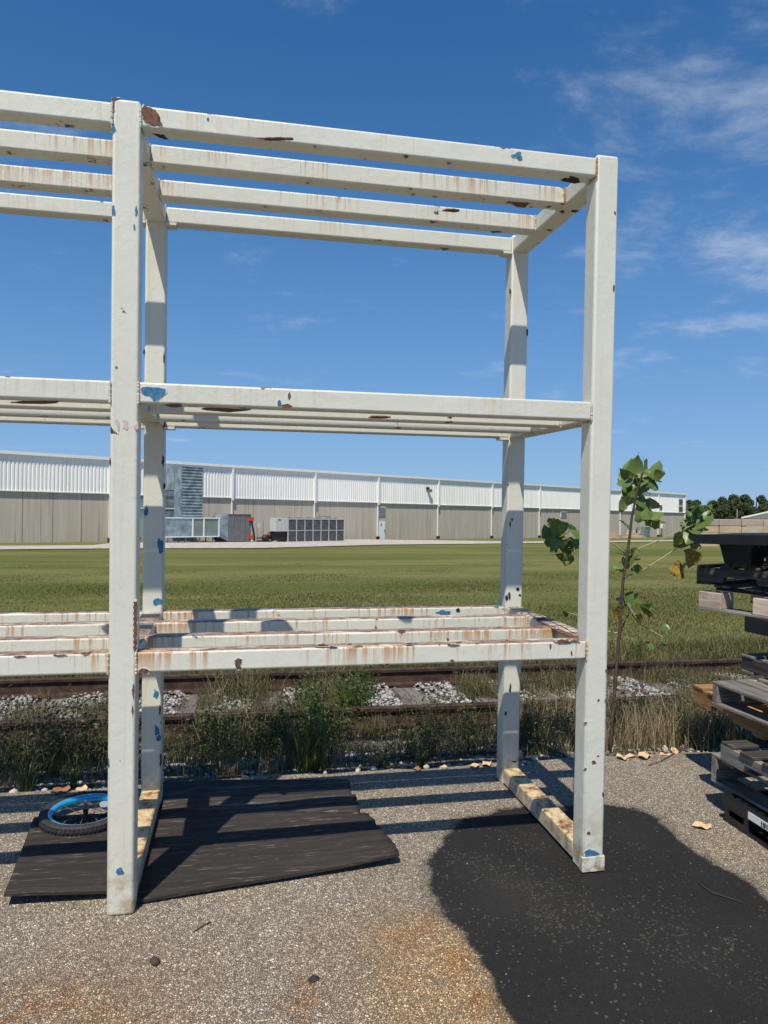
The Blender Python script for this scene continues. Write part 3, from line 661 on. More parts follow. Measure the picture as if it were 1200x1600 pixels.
V, F = diamonds(np.stack([rng.uniform(140, 205, 9000), rng.uniform(219, 224, 9000), -1.8 + rng.uniform(0, 1, 9000) ** 1.2 * 7.2], 1), .7, rng, 0, .8)
o = link('undergrowth', tri_mesh('u', V, F, np.repeat(rng.uniform(0, .6, 9000), 4)), M['treeleaf']); o['kind'] = 'stuff'; o['label'] = 'dense dark undergrowth beneath the row of trees'
up = thing('utility_pole', 'thin utility pole with a crossarm in front of the dark trees', 'utility pole', T(158, 205, -1.8))
link('pole', tube([(0, 0, 0), (0, 0, 6.9)], [.16, .11]), plain('pole_wood', (.30, .26, .22), .9), up); box('crossarm', M['bark'], -1.0, 1.0, -.06, .06, 5.0, 5.12, up)

# ================================================================== RAILWAY
RA = Matrix.Translation((0, 3.10, 0)) @ Matrix.Rotation(R(-.9), 4, 'Z')
def rail_mesh(x0, x1):
    pr = [(-.07, 0), (-.07, .012), (-.012, .03), (-.008, .125), (-.034, .138), (-.036, .165), (-.028, .172), (.028, .172), (.036, .165), (.034, .138), (.008, .125), (.012, .03), (.07, .012), (.07, 0)]
    xs_ = np.linspace(x0, x1, 40); V = [(x, a, b) for x in xs_ for a, b in pr]; n = len(pr); F = []
    for i in range(len(xs_) - 1):
        for k in range(n): F.append((i * n + k, i * n + (k + 1) % n, (i + 1) * n + (k + 1) % n, (i + 1) * n + k))
    return poly_mesh('rail', V, F)
rt_ = thing('railway_track', 'rusty overgrown railway track crossing behind the rack', 'railway track', RA)
me = rail_mesh(-25, 35); me.materials.append(M['rail']); me.materials.append(M['railtop'])
for p_ in me.polygons:
    if p_.normal.z > .9 and p_.center.z > .16: p_.material_index = 1
for y in (0, 1.505): link('rail', me, None, rt_, (0, y, -.222))
tm = rbox(2.6, .22, .17, .012, 1, 'tie'); tm.materials.append(M['wood_tie'])
pl_ = joined([bxm(-.09, .09, -.13, .13, 0, .012)])
for k in range(-13, 26):
    x = .80 + k * .685 + random.uniform(-.02, .02)
    tie = link('tie', tm, None, rt_, (x, .7525, -.308 + random.uniform(-.006, .004)), (0, 0, R(90 + random.uniform(-1.5, 1.5))))
    if -3 < x < 9:
        for y in (0, 1.505): link('tie_plate', pl_, M['rail'], rt_, (x, y, -.226))

# crushed ballast
ico = bmesh.new(); bmesh.ops.create_icosphere(ico, subdivisions=1, radius=1.0)
IV = np.array([v.co[:] for v in ico.verts]); IF = np.array([[v.index for v in f.verts] for f in ico.faces]); ico.free()
def rocks(P, S, rg):
    n = len(P); q = IV[None] * rg.uniform(.62, 1.25, (n, 12, 1)); q = q * (S[:, None, None] * np.stack([rg.uniform(.7, 1.35, n), rg.uniform(.6, 1.1, n), rg.uniform(.45, .9, n)], 1)[:, None, :])
    a = rg.uniform(0, 6.28, n); c, s_ = np.cos(a), np.sin(a); x = q[..., 0] * c[:, None] - q[..., 1] * s_[:, None]; y = q[..., 0] * s_[:, None] + q[..., 1] * c[:, None]
    V = np.stack([x, y, q[..., 2]], -1) + P[:, None, :]; F = (IF[None] + (np.arange(n) * 12)[:, None, None]).reshape(-1, 3); return V.reshape(-1, 3), F
n = 15000
x = rng.uniform(-3.2, 8.5, n); u_ = rng.uniform(0, 1, n); y = np.where(u_ < .74, rng.uniform(3.2, 4.62, n), rng.uniform(1.75, 3.2, n)) - x * .0157
ph_ = np.abs(((x - .80) / .685 + .5) % 1.0 - .5) * .685; gap_ = smooth(.10, .17, ph_)
z = bed_z(y) + .012 + np.where(u_ < .74, -.075 + .10 * gap_, 0)
V, F = rocks(np.stack([x, y, z], 1), rng.uniform(.010, .024, n), rng)
o = link('ballast', tri_mesh('ballast', V, F, np.repeat(np.clip(rng.normal(.6, .25, n), 0, 1), 12)), M['rock']); o['kind'] = 'stuff'; o['label'] = 'crushed white limestone ballast between and beside the rails'

# ================================================================== GRASS AND WEEDS
def blades(P, h, w_, rg, lean=.35, tone=None):
    n = len(P); a = rg.uniform(0, 6.28, n); d = np.stack([np.cos(a), np.sin(a), 0 * a], 1); sd = np.stack([-np.sin(a + rg.normal(0, .6, n)), np.cos(a), 0 * a], 1)
    ln = rg.uniform(.1, 1, n)[:, None] * lean * h[:, None]; ts = (0, .45, .8, 1.0); ws = (1, .8, .45, 0); rows = []
    for t_, k in zip(ts, ws):
        c = P + d * ln * t_ ** 2 + np.array([0, 0, 1]) * (h[:, None] * t_ * (1 - .25 * t_ * rg.uniform(0, 1, n)[:, None] * lean))
        if k > 0: rows += [c - sd * w_[:, None] * k * .5, c + sd * w_[:, None] * k * .5]
        else: rows.append(c)
    V = np.stack(rows, 1).reshape(-1, 3); i = np.arange(n)[:, None] * 7
    F = np.concatenate([i + [0, 1, 3], i + [0, 3, 2], i + [2, 3, 5], i + [2, 5, 4], i + [4, 5, 6]], 0)
    tn = rg.uniform(0, 1, n) if tone is None else tone
    return V, F, np.repeat(tn, 7)
def merge(L_):
    V, F, Tn, o_ = [], [], [], 0
    for v, f, t_ in L_: V.append(v); F.append(f + o_); Tn.append(t_); o_ += len(v)
    return np.concatenate(V), np.concatenate(F), np.concatenate(Tn)
# mown field: real blades near, then the ground's own texture
n = 260000
y = 5.0 + 22 * rng.uniform(0, 1, n) ** 1.8; x = .3 + (y + 3) * rng.uniform(-.36, .88, n)
pn = np.sin(x * .9 + 2 * np.sin(y * .5)) * np.sin(y * 1.7 + x * .3) + rng.normal(0, .5, n)
h = np.clip(.036 + .014 * rng.normal(size=n), .012, .08) * (1 - .75 * smooth(9, 26, y)) + np.where(y < 6.4, .10 * rng.uniform(0, 1, n) ** 2 * (6.6 - y), 0)
zz = np.where(y < 6.2, bed_z(y), field_z(y)) - .01
bd_ = np.sin(y * 1.15 + .25 * np.sin(x * .4)) * .12
tone = np.clip(.42 + bd_ + .16 * pn + rng.normal(0, .2, n) + .12 * smooth(9, 5, y), 0, 1)
V, F, tn = blades(np.stack([x, y, zz], 1), h * (1 + y * .01), (.004 + y * .0008), rng, .8, tone)
o = link('field_grass', tri_mesh('fg', V, F, tn), M['grass']); o['kind'] = 'stuff'; o['label'] = 'mown green grass with straw coloured patches filling the field'

# ---- verge between asphalt and rails
def stemmy(n_st, H0, spread, rg, leaf=.035, nl=16, lean=.35):
    """weed: n stems with small leaves up each"""
    P = np.stack([rg.normal(0, spread * .35, n_st), rg.normal(0, spread * .35, n_st), np.zeros(n_st)], 1)
    a = rg.uniform(0, 6.28, n_st); hh = H0 * rg.uniform(.55, 1.05, n_st); ln = rg.uniform(.1, 1, n_st) * lean
    out = [blades(P, hh, np.full(n_st, .004), rg, lean, np.full(n_st, .8))]
    LP, LT = [], []
    for i in range(n_st):
        t_ = rg.uniform(.15, 1.0, nl); c = P[i] + np.stack([np.cos(a[i]) * ln[i] * hh[i] * t_ ** 2, np.sin(a[i]) * ln[i] * hh[i] * t_ ** 2, hh[i] * t_ * .97], 1)
        LP.append(c + rg.normal(0, .018, (nl, 3))); LT.append(np.clip(rg.normal(.35, .2, nl) + .25 * (t_ > .85), 0, 1))
    LP = np.concatenate(LP); V, F = diamonds(LP, leaf, rg, .3, .42); out.append((V, F, np.repeat(np.concatenate(LT), 4)))
    return merge(out)
def tuft(n, H0, spread, rg, w_=.006, lean=.9, t0=.2, t1=.8):
    P = np.stack([rg.normal(0, spread * .3, n), rg.normal(0, spread * .3, n), np.zeros(n)], 1)
    return blades(P, H0 * rg.uniform(.45, 1.0, n), np.full(n, w_), rg, lean, rg.uniform(t0, t1, n))
def mk(seed, f, *a, **k): return f(*a, rg=np.random.RandomState(seed), **k)
PROT = {
 'dark': [tri_mesh('w', *merge([mk(s_, lambda rg: stemmy(17, .36, .30, rg, .026, 15)), mk(s_ + 50, lambda rg: tuft(55, .26, .30, rg, .0035, .7, 0, 1))])) for s_ in (1, 2, 3)],
 'tall': [tri_mesh('w', *merge([mk(s_, lambda rg: stemmy(20, .52, .22, rg, .042, 22, .25)), mk(s_ + 60, lambda rg: tuft(50, .40, .2, rg, .005, .6))])) for s_ in (4, 5)],
 'verge': [tri_mesh('w', *merge([mk(s_, lambda rg: tuft(150, .30, .36, rg, .005, .7, 0, 1)), mk(s_ + 70, lambda rg: stemmy(14, .33, .3, rg, .022, 14))])) for s_ in (11, 12, 13)],
 'straw': [tri_mesh('w', *mk(s_, lambda rg: tuft(110, .34, .28, rg, .0035, .8, 0, 1))) for s_ in (6, 7, 8)],
 'green': [tri_mesh('w', *mk(s_, lambda rg: tuft(60, .32, .10, rg, .008, 1.0, .2, 1))) for s_ in (9, 10)],
}
MATW = {'dark': M['weed'], 'tall': M['weed_green'], 'straw': M['straw'], 'verge': M['verge'], 'green': M['weed_green']}
for k, L_ in PROT.items():
    for me in L_: me.materials.append(MATW[k])
LAB = {'dark': ('leafy_weed', 'dark small-leaved weed in the shaded verge before the rails', 'weed', 'dark weeds of the verge'),
       'tall': ('tall_weed', 'tall leafy green weed standing in the verge behind the rack', 'weed', 'tall green weeds of the verge'),
       'straw': ('dry_grass_clump', 'pale dry grass clump in the verge beside the rails', 'grass clump', 'dry grass clumps of the verge'),
       'verge': ('wild_grass_clump', 'olive wild grass clump growing among the rails', 'grass clump', 'olive wild grass clumps'),
       'green': ('grass_tuft', 'bright green arching grass tuft at the asphalt edge', 'grass tuft', 'green grass tufts of the verge')}
def plant(kind, x, y, s_=1.0, sz=None, label=None):
    a, b, c, g = LAB[kind]; me = random.choice(PROT[kind])
    o = link(a, me); o.location = (x, y, float(bed_z(np.array(y))) - .01); o.rotation_euler = (0, 0, random.uniform(0, 6.28)); o.scale = (s_, s_, sz or s_)
    tag(o, label or b, c, None if label else g); return o
for k in range(60):
    x = random.uniform(-1.6, 6.0); y = random.uniform(1.5, 2.85)
    plant('dark', x, y, random.uniform(.65, 1.1) * (1.15 if y > 2.2 else 1))
for k in range(9): plant('dark', random.uniform(-.95, -.25), random.uniform(1.7, 2.6), random.uniform(1.1, 1.5))
for k in range(9): plant('verge', random.uniform(.35, 1.6), random.uniform(2.6, 4.4), random.uniform(.9, 1.35))
for k in range(7): plant('tall', random.uniform(.95, 1.7), random.uniform(2.9, 4.3), random.uniform(.75, 1.0))
for k in range(30): plant('verge', random.uniform(2.8, 4.6), random.uniform(1.8, 3.0), random.uniform(.8, 1.3))
for x0, x1, y0, y1, n_, s0 in [(2.75, 4.4, 3.9, 5.1, 34, .95), (4.8, 6.6, 3.4, 5.1, 32, .9), (.2, .75, 3.3, 4.9, 10, .85), (1.0, 1.55, 3.2, 4.8, 9, .9), (-1.4, -.5, 3.3, 4.9, 9, .9), (-1.6, 7, 2.6, 3.0, 26, .7), (-1.5, 7, 4.95, 5.4, 30, .55)]:
    for k in range(n_): plant('verge', random.uniform(x0, x1), random.uniform(y0, y1), s0 * random.uniform(.6, 1.1))
for k in range(14):                     # weeds in and beyond the gauge
    x = random.choice([random.uniform(2.7, 7.2), random.uniform(-1.2, .9), random.uniform(2.7, 4.3)]); y = random.uniform(3.25, 5.2)
    plant('dark' if k % 3 else 'straw', x, y, random.uniform(.6, 1.0))
for k in range(70):
    x = random.uniform(2.8, 5.2); plant('straw', x, random.uniform(1.45, 3.0), random.uniform(.6, 1.25))
for k in range(14):
    plant('straw', random.uniform(-1.3, 2.6), random.uniform(1.42, 1.7), random.uniform(.3, .6))
for k in range(7):
    plant('tall', random.uniform(.3, 1.35), random.uniform(1.75, 3.0), random.uniform(.6, .85))
for k in range(10):
    plant('tall', random.uniform(-1.4, 5.5), random.uniform(4.8, 5.4), random.uniform(.4, .6))
plant('tall', .95, 1.62, .7, .8, 'tallest leafy weed clump, behind the middle of the plywood')
plant('green', .95, 1.46, 1.2, 1.75, 'long arching grass tuft at the back edge of the plywood')
plant('green', -.66, 1.36, .75, .8, 'bright grass tuft left of the bicycle wheel'); plant('green', -.42, 1.42, .4, .6, 'small grass tuft behind the bicycle wheel')
for x in (1.35, 1.62, 2.15): plant('green', x, 1.44, .35, .5)
# yellow-green goldenrod just beyond the low shelf
g_ = tri_mesh('w', *mk(31, lambda rg: stemmy(9, .55, .12, rg, .05, 14, .3))); o = link('goldenrod', g_, M['weed_green']); o.location = (1.75, 5.3, -.15); tag(o, 'yellow green weed poking above the rear beam of the low shelf', 'weed')
# low ground cover
n = 36000
x = rng.uniform(-3.0, 7.5, n); y = rng.uniform(1.36, 3.05, n) + .03 * np.sin(x * 9)
V1 = blades(np.stack([x, y, bed_z(y) - .01], 1), .03 + .12 * rng.uniform(0, 1, n) ** 1.5 * np.clip((y - 1.30) * 3, .25, 1), np.full(n, .004), rng, .9, np.clip(rng.normal(.45, .28, n) + .15 * (x > 2.8), 0, 1))
n = 14000; x = rng.uniform(-3, 8.5, n); y = rng.uniform(4.7, 5.7, n)
V2 = blades(np.stack([x, y, bed_z(y) - .01], 1), .06 + .18 * rng.uniform(0, 1, n), np.full(n, .006), rng, .7, np.clip(rng.normal(.55, .25, n), 0, 1))
o = link('verge_grass', tri_mesh('vg', *merge([V1, V2])), M['weed']); o['kind'] = 'stuff'; o['label'] = 'low wild grass between the asphalt and the rails'
n = 1500; x = rng.uniform(-2.5, 6.5, n); y = 1.36 + .05 * np.sin(x * 5) + rng.uniform(0, 1, n) ** 1.6 * .5
V, F = rocks(np.stack([x, y, bed_z(y) + .006], 1), rng.uniform(.006, .02, n), rng)
o = link('edge_gravel', tri_mesh('eg', V, F, np.repeat(np.clip(rng.normal(.5, .25, n), 0, 1), 12)), M['rock']); o['kind'] = 'stuff'; o['label'] = 'loose gravel crumbs along the asphalt edge'

# ================================================================== RACK
s = .1016; BW, BD, BH = 1.9764, .9909, .0808
Z1, Z2, Z3, Y2, Y3, PH = 1.0234, 2.0622, 3.1081, .3094, .6583, 3.1234
rack = thing('steel_rack', 'tall open storage rack of chipped white square steel tube with three shelf levels', 'storage rack', YARD)
def props(o, **k):
    o['beam'] = 1.0 if o.name.startswith(('beam', 'cross_beam')) else 0.0
    for a in ('rust', 'toprust', 'chips', 'foot', 'cream'): o[a] = float(k.get(a, 0.0))
    return o
postm = joined([(rbox(s, s, PH, .011, 3, 'post'), T(s / 2, s / 2, PH / 2))])
postm.materials.append(M['steel'])
for i, X0 in enumerate((-BW, 0, BW)):
    for y in (0, BD):
        props(link('post', postm, None, rack, (X0, y, 0)), foot=1.0, chips=.35)
    if X0 > 0: box('foot_band', M['steel'], X0 - .001, X0 + s + .004, -.003, .03, .004, .07, rack, .002)['foot'] = 1.6
    crm = rbox(s - .004, BD - s, BH, .009, 2, 'cross')
    if not crm.materials: crm.materials.append(M['steel'])
    for z_, kw in ((Z1, dict(rust=.8, toprust=1.0, chips=.9)), (Z2, dict(rust=.3, toprust=.3, chips=.7)), (Z3, dict(rust=.3, chips=.8))):
        props(link('cross_beam', crm, None, rack, (X0 + s / 2, (s + BD) / 2, z_ - BH / 2 - .001)), **kw)
    props(box('floor_rail', M['steel'], X0 + .004, X0 + s - .004, s, BD, .012, .096, rack, .009), cream=1.0, chips=.5)
beamm = rbox(BW - s, BH, BH, .009, 3, 'beam'); beamm.materials.append(M['steel'])
for X0 in (-BW, 0):
    for z_, lvl in ((Z1, 1), (Z2, 2), (Z3, 3)):
        for y in (.0015, Y2, Y3, BD + .0015):
            kw = {1: dict(rust=1.0, toprust=1.0, chips=.75), 2: dict(rust=.25, toprust=.4, chips=.45), 3: dict(rust=.85 if .1 < y < .7 else .4, toprust=.4, chips=.5)}[lvl]
            props(link('beam', beamm, None, rack, (X0 + (BW + s) / 2, y + BH / 2, z_ - BH / 2)), **kw)
# small seat plates under the rear beams and weld beads at the joints
for X0, sgn in ((s, 1), (BW, -1), (0, -1), (-BW + s, 1)):
    for z_ in (Z2, Z3):
        a_, b_ = sorted((X0, X0 + sgn * .05)); box('seat_plate', M['steel'], a_, b_, BD - .004, BD + .07, z_ - BH - .012, z_ - BH - .001, rack)
bead = []
def beadline(p, q, n):
    for k in range(n):
        c = Vector(p).lerp(Vector(q), k / (n - 1)); r_ = random.uniform(.003, .0062)
        bead.append((IVm, T(*c) @ Matrix.Scale(r_, 4)))
IVm = poly_mesh('ico', IV.tolist(), IF.tolist())
for X0 in (-BW, 0, BW):
    bead = []
    for z_ in (Z1, Z2, Z3):
        if X0 > -BW: beadline((X0 - .001, -.001, z_ - BH), (X0 - .001, -.001, z_ - .004), 13); beadline((X0 - .003, .01, z_ - BH - .002), (X0 - .003, .08, z_ - BH - .002), 8)
        if X0 < BW: beadline((X0 + s + .001, -.001, z_ - BH), (X0 + s + .001, -.001, z_ - .004), 13)
        for yy in (Y2, Y3):
            if X0 > -BW: beadline((X0 - .001, yy, z_ - BH), (X0 - .001, yy, z_ - .004), 11)
            if X0 < BW: beadline((X0 + s - .001, yy, z_ - BH), (X0 + s - .001, yy, z_ - .004), 11)
    props(link('weld_beads', joined(bead), M['steel'], rack), rust=1.0, chips=.6)['kind'] = 'stuff'
import json
